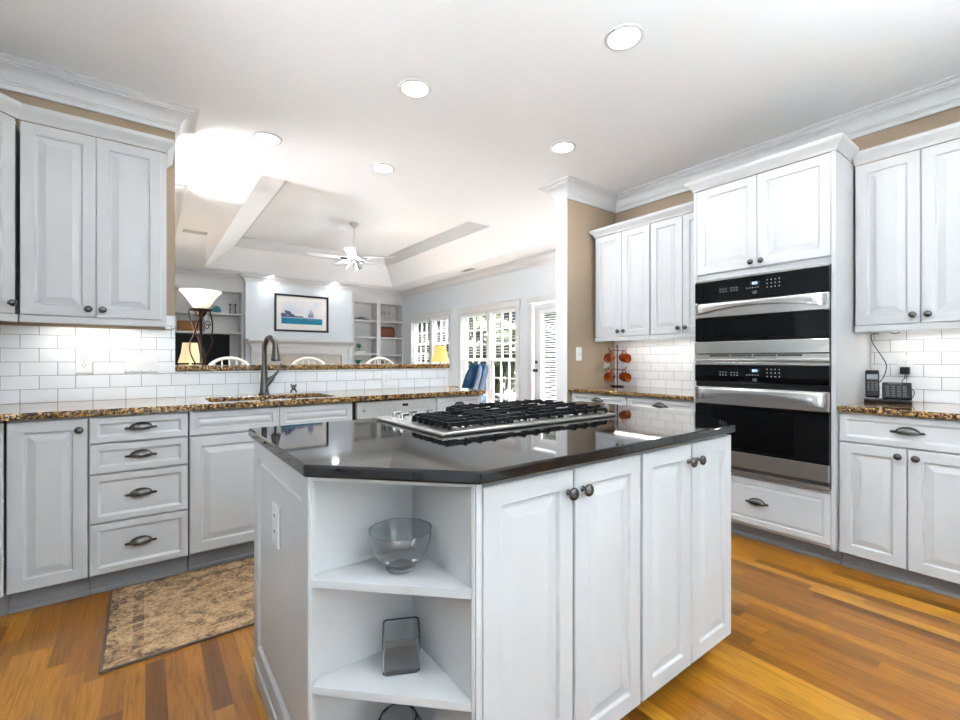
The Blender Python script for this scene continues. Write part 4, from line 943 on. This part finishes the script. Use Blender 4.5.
# television
r = thing('television', 'large black flat television in the left bookcase', 'television', (.81, YA + .16, .861))
boxo('screen', M_TVS, r, -.49, .485, -.02, .02, .09, .785, bevel=.004); boxo('stand_neck', M_BLKPL, r, -.05, .05, -.015, .015, .012, .09); boxo('stand_foot', M_BLKPL, r, -.18, .18, -.09, .09, 0, .012)
boxo('sensor_bar', M_GREYPL, r, .24, .37, -.035, .02, .7855, .7935)
# shelf things
zs = 1.6925
o = MB(); o.box(-.165, .165, -.10, .10, 0, .19); o = o.build('wicker_basket', M_WICK, bevel=.02, loc=(.63, YA + .14, zs)); tag(o, 'square brown wicker basket above the television', 'basket')
m = MB().box(-.169, .169, -.104, .104, .15, .17).build('rim_band', M_BROWN, o, bevel=.005)
m = MB(); m.box(-.06, .06, -.02, .02, 0, .012)
for k in range(7):
    a = math.radians(20 + 140 * k / 6); m.tube([(0, 0, .012), (.05 * math.cos(a), 0, .012 + .06 * math.sin(a)), (.085 * math.cos(a), .0, .012 + .125 * math.sin(a))], [.010, .018, .008], 8)
tag(m.build('teal_shell_ornament', M_TEAL, smooth=50, loc=(1.075, YA + .12, 2.053)), 'teal fan-shaped shell ornament on the top shelf behind the floor lamp', 'ornament')
cs = None
for x, lb in ((1.295, 'dark metal candlestick, left one of the pair on the top shelf'), (1.385, 'dark metal candlestick, right one of the pair on the top shelf')):
    o = MB().lathe([(0, 0), (.030, 0), (.028, .01), (.010, .02), (.007, .06), (.013, .075), (.007, .09), (.006, .15), (.018, .165), (.022, .185), (0, .185)]).build('candlestick', M_PEWT, smooth=40, loc=(x, YA + .12, 2.053)); tag(o, lb, 'candlestick', 'candlesticks on the top shelf')
o = MB(); o.box(-.16, .16, -.06, .06, 0, .03); o.tube([(-.12, 0, .03), (-.05, 0, .05), (.06, 0, .045), (.14, 0, .034)], [.012, .02, .018, .006], 8); tag(o.build('model_boat', mat('driftwood', (.14, .12, .10), .7, var=(20, .3)), bevel=.003, loc=(3.93, YA + .13, 2.0665)), 'low dark driftwood model boat on the upper right shelf', 'ornament')
for i, x in enumerate((4.40, 4.48, 4.58)):
    o = MB().lathe([(0, 0), (.03, 0), (.028, .004), (.005, .01), (.0045, .13), (.02, .16), (.032, .20), (.030, .24), (.028, .24), (.029, .20), (.017, .163), (0, .15)]).build('stem_glass', M_CLEAR, smooth=40, loc=(x, YA + .11, 2.0705))
    tag(o, ('tall stemmed glass nearest the divider on the top right shelf', 'tall stemmed glass in the middle of the top right shelf', 'tall stemmed glass nearest the window on the top right shelf')[i], 'glass', 'stemmed glasses')
m = MB(); P = [(-.20, 0), (.20, 0), (.20, .17)] + [(.20 - .07 + .07 * math.cos(a), .17 + .09 * math.sin(a)) for a in [PI / 8 * k for k in range(1, 5)]] + [(-.20 + .07 - .07 * math.cos(a), .17 + .09 * math.sin(a)) for a in [PI / 8 * k for k in range(4, -1, -1)]]
lo = [m.b.verts.new((x, -.02, z)) for x, z in P]; hi = [m.b.verts.new((x, .02, z)) for x, z in P]; m.b.faces.new(lo); m.b.faces.new(hi[::-1])
for i in range(len(P)): j = (i + 1) % len(P); m.b.faces.new([lo[i], hi[i], hi[j], lo[j]])
o = m.build('serving_tray', M_BROWN, bevel=.004, loc=(4.57, YA + .20, 1.6905)); tag(o, 'dark brown arched wooden tray leaning on the middle right shelf', 'tray')
MB().box(-.155, .155, -.026, -.0201, .03, .20).build('inlay', mat('woven_rust', (.22, .07, .04), .7, var=(60, .5)), o)
# books with green tree ornament
for k, (c, ww, lb) in enumerate((((.70, .68, .64), .13, 'pale book lying at the bottom of the small stack'), ((.62, .60, .58), .12, 'pale book lying on top of the small stack'))):
    o = MB().box(-ww, ww, -.085, .085, 0, .028).build('book', mat('pale_book_%s' % 'ab'[k], c, .6, var=(9, .1)), bevel=.002, loc=(3.86, YA + .13, 1.3135 + .0285 * k)); tag(o, lb, 'book', 'books under the green ornament')
    MB().box(-ww + .004, ww + .0005, -.0855, .0855, .004, .024).build('pages', M_PAPER, o)
def clump(m, n, R, zc, sq=.8, s=.03):
    for _ in range(n):
        v = Vector((random.gauss(0, 1), random.gauss(0, 1), random.gauss(0, 1))).normalized() * R * random.uniform(.5, 1); m.ball((v.x, v.y, zc + v.z * sq), s * random.uniform(.7, 1.1))
r = thing('tree_ornament', 'small green tree ornament standing on two pale books', 'ornament', (3.86, YA + .13, 1.3135 + .0575))
m = MB(); clump(m, 26, .055, .12, .8, .026); m.build('foliage', M_GREEN, r, smooth=60); MB().tube([(0, 0, .01), (.004, 0, .05), (0, 0, .10)], [.014, .009, .008], 8).build('trunk', M_BROWN, r); boxo('base', M_TEAL, r, -.075, .075, -.04, .04, 0, .012, bevel=.003)
r = thing('potted_fern', 'small green leafy plant in a pot low in the right bookcase', 'plant', (3.86, YA + .16, .8605))
MB().lathe([(0, 0), (.05, 0), (.065, .16), (.07, .20), (.06, .20), (0, .17)]).build('pot', M_CREAM, r, smooth=40)
m = MB()
for k in range(26):
    a = random.uniform(0, 2 * PI); L_ = random.uniform(.07, .11); p0 = Vector((0, 0, .18)); p1 = p0 + Vector((math.cos(a) * L_ * .5, math.sin(a) * L_ * .5, .12)); p2 = p0 + Vector((math.cos(a) * L_, math.sin(a) * L_, .10)); m.tube([p0, p1, p2], [.004, .014, .003], 6)
m.build('leaves', M_GREEN, r, smooth=60)
for k, (c, h_, w_) in enumerate((((.35, .10, .06), .30, .035), ((.10, .09, .08), .27, .03), ((.45, .38, .22), .29, .04), ((.12, .25, .28), .26, .03), ((.5, .5, .48), .28, .035))):
    o = MB().box(0, w_ - .002, -.09, .09, 0, h_).build('book', mat('book_cover_' + 'abcde'[k], c, .6, var=(9, .15)), bevel=.002, loc=(4.345 + .04 * k, YA + .13, .861)); tag(o, ('rust red', 'black', 'mustard tan', 'teal', 'pale grey')[k] + ' book standing in the row low beside the window', 'book', 'books standing low in the right bookcase')
    MB().box(.003, w_ - .005, -.0905, -.0895, .003, h_ - .003).build('pages', M_PAPER, o) if 0 else None
    MB().box(.003, w_ - .005, -.086, .086, h_ + .0001, h_ + .0006).build('pages', M_PAPER, o)

# ------------------------------------------------------------------ torchiere, table lamps
r = thing('floor_lamp', 'wrought iron torchiere with scrolling stems and a lit alabaster bowl', 'floor lamp', (.42, 4.98, 0))
MB().lathe([(0, 0), (.14, 0), (.14, .015), (.06, .035), (.02, .06), (0, .06)]).build('base', M_BRONZE, r, smooth=40)
MB().tube([(0, 0, .05), (0, 0, 1.66)], .011, 10).build('pole', M_BRONZE, r)
for k in range(3):
    m = MB(); a0 = 2 * PI * k / 3 + .4; P = []
    for i in range(40):
        t = i / 39; z = .55 + 1.08 * t; a = a0 + 2.6 * PI * t * .55; R = .018 + .085 * abs(math.sin(PI * (t * 2.0))) ** .8 if t < .75 else .018 + .085 * (.5 + .5 * (t - .75) / .25) * 1.0
        if t >= .75: R = .018 + .085 * math.sin((t - .5) * PI) ** .8
        P.append((R * math.cos(a), R * math.sin(a), z))
    m.tube(P, .0065, 8); m.build('scroll_stem', M_BRONZE, r, smooth=60)
    m = MB(); P = []
    for i in range(20): t = i / 19; a = a0 + 1.2; rr_ = .05 * (1 - t * .8); th = t * 3 * PI; P.append(((.055 + rr_ * math.cos(th) * .6) * math.cos(a), (.055 + rr_ * math.cos(th) * .6) * math.sin(a), 1.49 + rr_ * math.sin(th)))
    m.tube(P, .0045, 7); m.build('curl', M_BRONZE, r, smooth=60)
MB().lathe([(0, 1.57), (.02, 1.57), (.045, 1.60), (.05, 1.62), (.095, 1.632), (.10, 1.642), (.05, 1.65), (0, 1.65)]).build('bowl_seat', M_BRONZE, r, smooth=40)
MB().lathe([(0.0252, 1.652), (0.0630, 1.66), (0.0882, 1.695), (0.1134, 1.74), (0.1470, 1.782), (0.1697, 1.806), (0.1730, 1.818), (0.1663, 1.815), (0.1411, 1.792), (0.1075, 1.75), (0.0823, 1.705), (0.0588, 1.672), (0.0168, 1.66)], n=32).build('bowl_shade', M_ALAB, r, smooth=50)
light('torchiere_bulb', 'POINT', (0, 0, 1.765), .35, (.95, .97, 1), parent=r, shadow_soft_size=.03)
TORCH = r
def table_lamp(label, loc, m_shade, rb, rt, hs, zb, bm, energy):
    r = thing('table_lamp', label, 'table lamp', loc)
    MB().lathe([(0, 0), (.07, 0), (.07, .015), (.03, .03), (.02, .06), (.05, .11), (.055, .16), (.03, .22), (.012, .25), (.010, zb + .05), (0, zb + .05)]).build('base', bm, r, smooth=40)
    N = 48; m = MB(); A_ = []
    for rad, z in ((rb, zb), ((rb * .42 + rt * .58) * .95, zb + hs * .5), (rt, zb + hs)):
        A_.append([m.b.verts.new(((rad * (1 + .018 * math.cos(i * PI))) * math.cos(2 * PI * i / N), (rad * (1 + .018 * math.cos(i * PI))) * math.sin(2 * PI * i / N), z)) for i in range(N)])
    for a, b in zip(A_, A_[1:]):
        for i in range(N): m.b.faces.new([a[i], a[(i + 1) % N], b[(i + 1) % N], b[i]])
    o = m.build('lamp_shade', m_shade, r); s = o.modifiers.new('s', 'SOLIDIFY'); s.thickness = .002
    light('table_lamp_bulb', 'POINT', (0, 0, zb + hs * .5), energy, (1, .72, .4), parent=r, shadow_soft_size=.03)
def side_table(label, loc, h, w=.5, d=.4, name='side_table'):
    r = thing(name, label, 'table', loc); boxo('tabletop', M_BROWN, r, -w / 2, w / 2, -d / 2, d / 2, h - .03, h, bevel=.004)
    for sx in (-1, 1):
        for sy in (-1, 1): MB().tube([(sx * (w / 2 - .04), sy * (d / 2 - .04), 0), (sx * (w / 2 - .04), sy * (d / 2 - .04), h - .03)], [.014, .02], 10).build('leg', M_BROWN, r)
for x, y, lb, wt in ((4.25, 3.55, 'unseen torchiere added behind the taupe stub wall to brighten the family room', 2.5), (-.62, 4.30, 'unseen torchiere added behind the sink wall to brighten the ceiling', .5)):  # two hidden uplights added to light the ceiling
    t = copy_tree(TORCH); t.location = (x, y, 0); t['label'] = lb
    for c in kids(t):
        if c.type == 'LIGHT': c.data = c.data.copy(); c.data.energy = wt
side_table('dark wooden side table under the cream lamp beyond the bar', (.46, 6.60, 0), .72)
table_lamp('small table lamp with a lit cream pleated shade, in front of the television', (.44, 6.56, .7205), M_SHADE, .125, .078, .245, .41, mat('sage_ceramic', (.28, .36, .22), .3, var=(20, .3)), 4)
side_table('dark wooden side table between the windows beside the blue chair', (3.86, 6.30, .013), .72)
table_lamp('table lamp with a lit amber shade by the far windows', (3.83, 6.22, .7340), M_SHADE2, .145, .090, .26, .40, M_BRONZE, 4)

# ------------------------------------------------------------------ bar stools (hoop backs)
def stool():
    r = thing('bar_stool', '', 'stool', (0, 0, 0))
    MB().lathe([(0, .70), (.16, .70), (.185, .712), (.19, .728), (.17, .738), (0, .728)], n=28, sy=.95).build('seat', M_CREAM, r, smooth=40)
    for sx in (-1, 1):
        for sy in (-1, 1): MB().tube([(sx * .19, sy * .18, 0), (sx * .155, sy * .15, .35), (sx * .12, sy * .115, .705)], [.012, .019, .014], 10).build('leg', M_CREAM, r, smooth=50)
    for z, k in ((.22, .178), (.34, .157)):
        for sy in (-1, 1): MB().tube([(-k, sy * k * .95, z), (k, sy * k * .95, z)], .009, 8).build('stretcher', M_CREAM, r)
    pts = []
    for i in range(25):
        a = PI * i / 24; pts.append((.245 * math.cos(a) * (1 - .16 * (1 - math.sin(a))), .13 + .085 * math.sin(a) ** 1.0, .73 + .452 * math.sin(a) ** .62))
    MB().tube(pts, .0135, 10).build('hoop', M_CREAM, r, smooth=60)
    for i in range(7):
        x = -.165 + .055 * i; s = math.sqrt(max(0, 1 - (x / .245) ** 2)); MB().tube([(x * .75, .14 + .02 * s, .725), (x, .13 + .085 * s, .73 + .452 * s ** .62 - .008)], .0058, 7).build('spindle', M_CREAM, r)
    return r
st = stool(); labs = ('cream hoop-back bar stool nearest the floor lamp, behind the bar', 'cream hoop-back bar stool in front of the fireplace, behind the bar', 'cream hoop-back bar stool farthest right, in front of the right bookcase')
for i, x in enumerate((.575, 1.235, 1.955)):
    o = st if i == 0 else copy_tree(st); o.location = (x, 4.16, 0); o['label'] = labs[i]; o['group'] = 'bar stools along the raised bar'

# ------------------------------------------------------------------ blue recliner
r = thing('leather_armchair', 'tall-backed blue leather armchair by the windows, leaning back', 'armchair', (3.53, 5.49, .0135), math.radians(212)); r.scale = (.88, .88, .97)
# local: chair faces -y, back at +y, width along x
def cushion(m, c, s, tilt=0, k=.16):
    M = Matrix.Translation(c) @ Matrix.Rotation(tilt, 4, 'X'); b2 = bmesh.new(); bmesh.ops.create_cube(b2, size=1); bmesh.ops.subdivide_edges(b2, edges=b2.edges, cuts=5, use_grid_fill=True)
    for v in b2.verts:
        p = v.co * 2; q = Vector((p.x, p.y, p.z)); n = (abs(q.x) ** 4 + abs(q.y) ** 4 + abs(q.z) ** 4) ** .25 / max(abs(q.x), abs(q.y), abs(q.z)); q = q / n
        v.co = M @ Vector((q.x * s[0] / 2, q.y * s[1] / 2, q.z * s[2] / 2))
    me = bpy.data.meshes.new('t'); b2.to_mesh(me); b2.free(); m.b.from_mesh(me); bpy.data.meshes.remove(me)
m = MB(); cushion(m, (0, .02, .40), (.56, .58, .22)); m.build('seat_cushion', M_BLUE, r, smooth=80)
for s in (-1, 1): m = MB(); cushion(m, (s * .145, .42, .76), (.31, .20, .80), math.radians(-20)); m.build('back_cushion', M_BLUE, r, smooth=80)
for s in (-1, 1): m = MB(); cushion(m, (s * .345, .05, .42), (.15, .70, .42)); m.build('armrest', M_BLUE, r, smooth=80)
boxo('frame', M_BROWN, r, -.33, .33, -.25, .34, .10, .30, bevel=.02)
for sx in (-1, 1):
    for sy in (-.2, .3): MB().tube([(sx * .29, sy, 0), (sx * .28, sy, .11)], [.018, .025], 10).build('leg', M_BROWN, r)

# ------------------------------------------------------------------ counter things on the right
# mug tree
r = thing('mug_tree', 'dark iron mug tree standing on the far right counter', 'mug rack', (3.62, 2.66, CZR + .0005))
m = MB(); m.tube([(-.055, 0, .004), (.055, 0, .004)], .004, 8).tube([(0, -.055, .004), (0, .055, .004)], .004, 8)
ring_ = [(.06 * math.cos(a), .06 * math.sin(a), .006) for a in [2 * PI * k / 24 for k in range(25)]]; m.tube(ring_, .004, 8, cap=False); m.build('base', M_IRON, r, smooth=50)
MB().tube([(0, 0, .004), (0, 0, .385)], .005, 8).ball((0, 0, .39), .009).build('post', M_IRON, r, smooth=50)
vx = Vector((.80, -.60, 0))    # arms spread across the room diagonal
for z in (.345, .165):
    for s in (-1, 1):
        P = [Vector((0, 0, z)) + vx * s * a + Vector((0, 0, b)) for a, b in ((0, 0), (.035, .002), (.070, -.004), (.085, .012), (.088, .028))]; MB().tube(P, .0035, 7).build('arm', M_IRON, r, smooth=50)
def mug(label, loc, face):
    r = thing('coffee_mug', label, 'mug', loc); r.scale = (1.04, 1.04, 1.04); ax = Vector(face).normalized()
    MB().lathe([(0, 0), (.026, 0), (.034, .010), (.041, .035), (.042, .062), (.040, .084), (.042, .088), (.038, .088), (.036, .083), (.037, .06), (.034, .03), (.026, .012), (0, .008)], ax * -.044, ax, 26).build('cup', M_AMBER, r, smooth=50)
    MB().lathe([(0, 0), (.0245, 0), (.033, .02), (.0365, .045), (.0355, .0745), (.0345, .0745), (.0350, .045), (.0315, .022), (0, .003)], ax * -.0345, ax, 26).build('glaze_inside', M_AMBERIN, r, smooth=50)
    up_ = Vector((0, 0, 1)); P = [ax * (.026 - .055 * (k / 10)) + up_ * (.038 + .030 * math.sin(PI * k / 10)) for k in range(11)]; MB().tube(P, .0055, 8).build('handle', M_AMBER, r, smooth=50)
base = Vector((3.62, 2.66, CZR)); fc = Vector((-.75, -.62, -.12))
mpos = [(vx * -.066, .275, 'upper left'), (vx * .066, .275, 'upper right'), (vx * -.066, .095, 'lower left'), (vx * .066, .095, 'lower right')]
for off, z, lb in mpos:
    f = fc + (vx * .75 if off.x > 0 else -vx * .70); p = base + off + Vector((0, 0, z)) - Vector((.030, .022, 0)); mug('copper orange glazed mug hanging at the %s of the mug tree' % lb, p, f)
# telephone
r = thing('telephone', 'black cordless telephone base with an upright handset on the right counter', 'telephone', (3.55, .698, CZR + .0005), math.radians(-90 + 14)); r.scale = (1.12, 1.12, 1.12); 
m = MB(); m.box(-.095, .095, -.05, .055, 0, .018); m.build('base', M_BLKPL, r, bevel=.006)
def slab(x0, x1, y, z0, z1, th, tilt, m_, name, parent, bevel=.005):
    mb = MB().box(x0, x1, -th, 0, z0, z1); bmesh.ops.rotate(mb.b, verts=mb.b.verts, cent=(0, 0, 0), matrix=Matrix.Rotation(tilt, 3, 'X')); bmesh.ops.translate(mb.b, verts=mb.b.verts, vec=(0, y, .018)); return mb.build(name, m_, parent, bevel=bevel)
T = math.radians(-28)
kp = slab(-.020, .095, -.030, 0, .095, .020, T, M_BLKPL, 'keypad_panel', r); hs = slab(-.088, -.030, -.022, .004, .165, .024, T, M_BLKPL, 'handset', r, .008)
def keys(x0, z0, nx, nz, px, pz, sx, sz, y, parent, tilt=T, m_=M_GREYPL, name='keys'):
    mb = MB()
    for i in range(nx):
        for j in range(nz): x = x0 + i * px; z = z0 + j * pz; mb.box(x, x + sx, -.0225 if y < -.025 else -.0262, -.0198 if y < -.025 else -.0238, z, z + sz)
    bmesh.ops.rotate(mb.b, verts=mb.b.verts, cent=(0, 0, 0), matrix=Matrix.Rotation(tilt, 3, 'X')); bmesh.ops.translate(mb.b, verts=mb.b.verts, vec=(0, y, .018)); return mb.build(name, m_, parent)
keys(-.006, .012, 4, 5, .022, .013, .014, .007, -.030, kp); keys(-.080, .040, 3, 4, .0165, .014, .010, .008, -.022, hs)
keys(.004, .082, 1, 1, .02, .02, .055, .006, -.030, kp, name='nameplate', m_=M_GREYPL); keys(-.082, .105, 1, 1, .02, .02, .046, .030, -.022, hs, name='screen', m_=mat('grey_lcd', (.22, .25, .27), .3, var=(20, .1)))
# plug and cords
XT = XR - .0095
o = MB().box(XT - .045, XT - .010, .630, .674, 1.078, 1.122); o = o.build('power_adapter', M_BLKPL, bevel=.004); tag(o, 'black plug-in power adapter on the tile right of the telephone', 'plug')
MB().box(XT - .010, XT - .0082, .646, .658, 1.095, 1.115).build('prongs', M_CHROME, o)
pts = [(XT - .03, .652, 1.078), (XT - .025, .656, 1.05), (XT - .03, .665, 1.03), (XT - .02, .635, 1.0), (XT - .02, .612, .97), (XT - .03, .62, .935), (XT - .06, .64, CZR + .006), (XT - .085, .655, CZR + .006)]
def smooth_pts(P, n=6):
    P = [Vector(p) for p in P]; out = []
    for i in range(len(P) - 1):
        p0 = P[max(i - 1, 0)]; p1 = P[i]; p2 = P[i + 1]; p3 = P[min(i + 2, len(P) - 1)]
        for k in range(n): t = k / n; out.append(.5 * ((2 * p1) + (-p0 + p2) * t + (2 * p0 - 5 * p1 + 4 * p2 - p3) * t * t + (-p0 + 3 * p1 - 3 * p2 + p3) * t ** 3))
    return out + [P[-1]]
tag(MB().tube(smooth_pts(pts), .0022, 7).build('adapter_wire', M_BLKPL, smooth=60), 'thin black cord from the adapter down to the telephone', 'cord')
pts = [(3.46, .715, 1.318), (3.46, .748, 1.318), (3.46, .750, 1.29), (3.50, .745, 1.25), (3.53, .715, 1.18), (3.55, .70, 1.13), (3.57, .715, 1.07), (3.60, .735, 1.04), (3.64, .775, .98), (3.64, .765, .93), (3.645, .745, CZR + .008)]
tag(MB().tube(smooth_pts(pts), .0025, 7).build('phone_wire', M_BLKPL, smooth=60), 'thin black cord hanging from the wall cabinet to the back of the telephone', 'cord')
pts = [(3.47, .672, 1.326), (3.47, .655, 1.318), (3.47, .64, 1.318), (3.47, .625, 1.326)]
tag(MB().tube(smooth_pts(pts), .0022, 7).build('loose_wire', M_BLKPL, smooth=60), 'short loop of black wire under the right wall cabinet', 'wire')

# ------------------------------------------------------------------ outdoors
gy = -.35
o = struct(MB().box(XF + .16, 40, -30, 45, gy - .1, gy).build('trim_11', M_PATIO)); o.name = 'patio_ground'
struct(MB().box(-40, XL - .16, -30, 45, gy - .1, gy).build('side_patio', M_PATIO)); struct(MB().box(XL - .15, XF + .15, -30, YK - .16, gy - .1, gy).build('back_patio', M_PATIO))
def tree(name, label, x, y, h, R, n, mi, trunk=.07, low=.2, leaf=.09, group=None):
    r = thing(name, label, 'tree' if h > 2 else 'shrub', (x, y, gy), 0, group); m = MB()
    cl = [(Vector((random.uniform(-1, 1) * R * .7, random.uniform(-1, 1) * R * .7, h * random.uniform(low + .1, .9))), R * random.uniform(.35, .6)) for _ in range(16)]
    for k in range(n):
        c, rr_ = random.choice(cl); v = Vector((random.gauss(0, 1), random.gauss(0, 1), random.gauss(0, 1))).normalized() * rr_ * random.uniform(.6, 1.05); p = c + v
        a = Vector((random.gauss(0, 1), random.gauss(0, 1), random.gauss(0, 1))).normalized(); b = a.orthogonal().normalized(); s = leaf * random.uniform(.7, 1.4)
        if p.z < .05: p.z = .05 + random.random() * .2
        m.b.faces.new([m.b.verts.new(q) for q in (p - a * s, p + b * s * .45, p + a * s, p - b * s * .45)])
    m.build('foliage', M_LEAF[mi], r, recalc=False)
    MB().tube([(0, 0, 0), (.05, 0, h * .4), (0, .04, h * .8)], [trunk, trunk * .7, trunk * .25], 8).build('trunk', M_BARK, r)
spec = [(8.3, 13.4, 5.2, 1.15, 1, 'mid green tree outside the far corner window'), (8.2, 10.6, 5.2, 1.15, 2, 'light green tree seen through the corner window'), (8.6, 16.6, 5.5, 1.3, 0, 'dark tree farthest along the yard'),
        (11.0, 15.4, 6, 1.2, 1, 'tall green tree at the far back corner of the yard'), (10.9, 12.2, 6, 1.2, 0, 'dark green tree standing behind the two window trees'), (11.4, 9.2, 5.8, 1.3, 1, 'dense green tree at the middle of the back hedge'),
        (8.8, 8.0, 4.6, .95, 2, 'light green tree seen through the tall window'), (11.6, 6.1, 6, 1.3, 0, 'big dark tree beyond the bright bush'), (9.0, 5.6, 4.8, .95, 1, 'mid green tree seen through the edge of the tall window'), (12.5, 2.6, 6.2, 1.5, 0, 'big dark tree far beyond the glass door'), (9.2, 3.2, 4.4, .95, 2, 'light green tree behind the glass door')]
for x, y, h, R, mi, lb in spec: tree('garden_tree', lb, x, y, h, R, 4500, mi, .11, .02, .12)
for x, y, h, R, mi, lb in ((7.3, 6.95, 3.3, .42, 1, 'tall mid green shrub right outside the glass door'), (7.2, 9.1, 1.6, .42, 2, 'bright yellow green bush outside the tall window'), (6.6, 10.6, 1.6, .5, 1, 'round green bush outside the corner window'), (6.9, 5.5, 1.15, .38, 1, 'low green bush by the glass door'), (7.2, 4.3, 1.5, .45, 0, 'dark low bush outside the glass door')): tree('garden_bush', lb, x, y, h, R, 1500, mi, .03, .05, .05)
tree('garden_tree', 'dark tree outside the left kitchen window', -5.5, 2.4, 5, 1.4, 2200, 0, .1); tree('garden_tree', 'mid green tree outside the left kitchen window', -6.5, 6.6, 5.5, 1.5, 2200, 1, .1); tree('garden_tree', 'tree in the yard behind the kitchen', 1.0, -8.5, 5, 1.5, 2000, 1, .1)
# patio chairs
def patio_chair(x, y, rz, lb):
    r = thing('patio_chair', lb, 'chair', (x, y, gy), rz, 'slatted patio chairs')
    m = MB()
    for k in range(7): m.box(-.26, .26, -.25 + .075 * k, -.20 + .075 * k, .40, .42)
    m.build('seat', M_PATIOFAB, r); m = MB()
    for k in range(8): m.box(-.26, .26, .27, .29, .48 + .075 * k, .53 + .075 * k)
    m.box(-.29, -.26, .27, .30, .40, 1.08).box(.26, .29, .27, .30, .40, 1.08); m.build('backrest', M_PATIOFAB, r)
    for sx in (-1, 1):
        for sy in (-.24, .28): MB().tube([(sx * .275, sy, 0), (sx * .275, sy, .41)], .015, 8).build('leg', M_PATIOFAB, r)
patio_chair(6.2, 7.6, 1.2, 'slate blue slatted patio chair outside the tall window, left one'); patio_chair(6.2, 8.6, 1.9, 'slate blue slatted patio chair outside the tall window, right one')
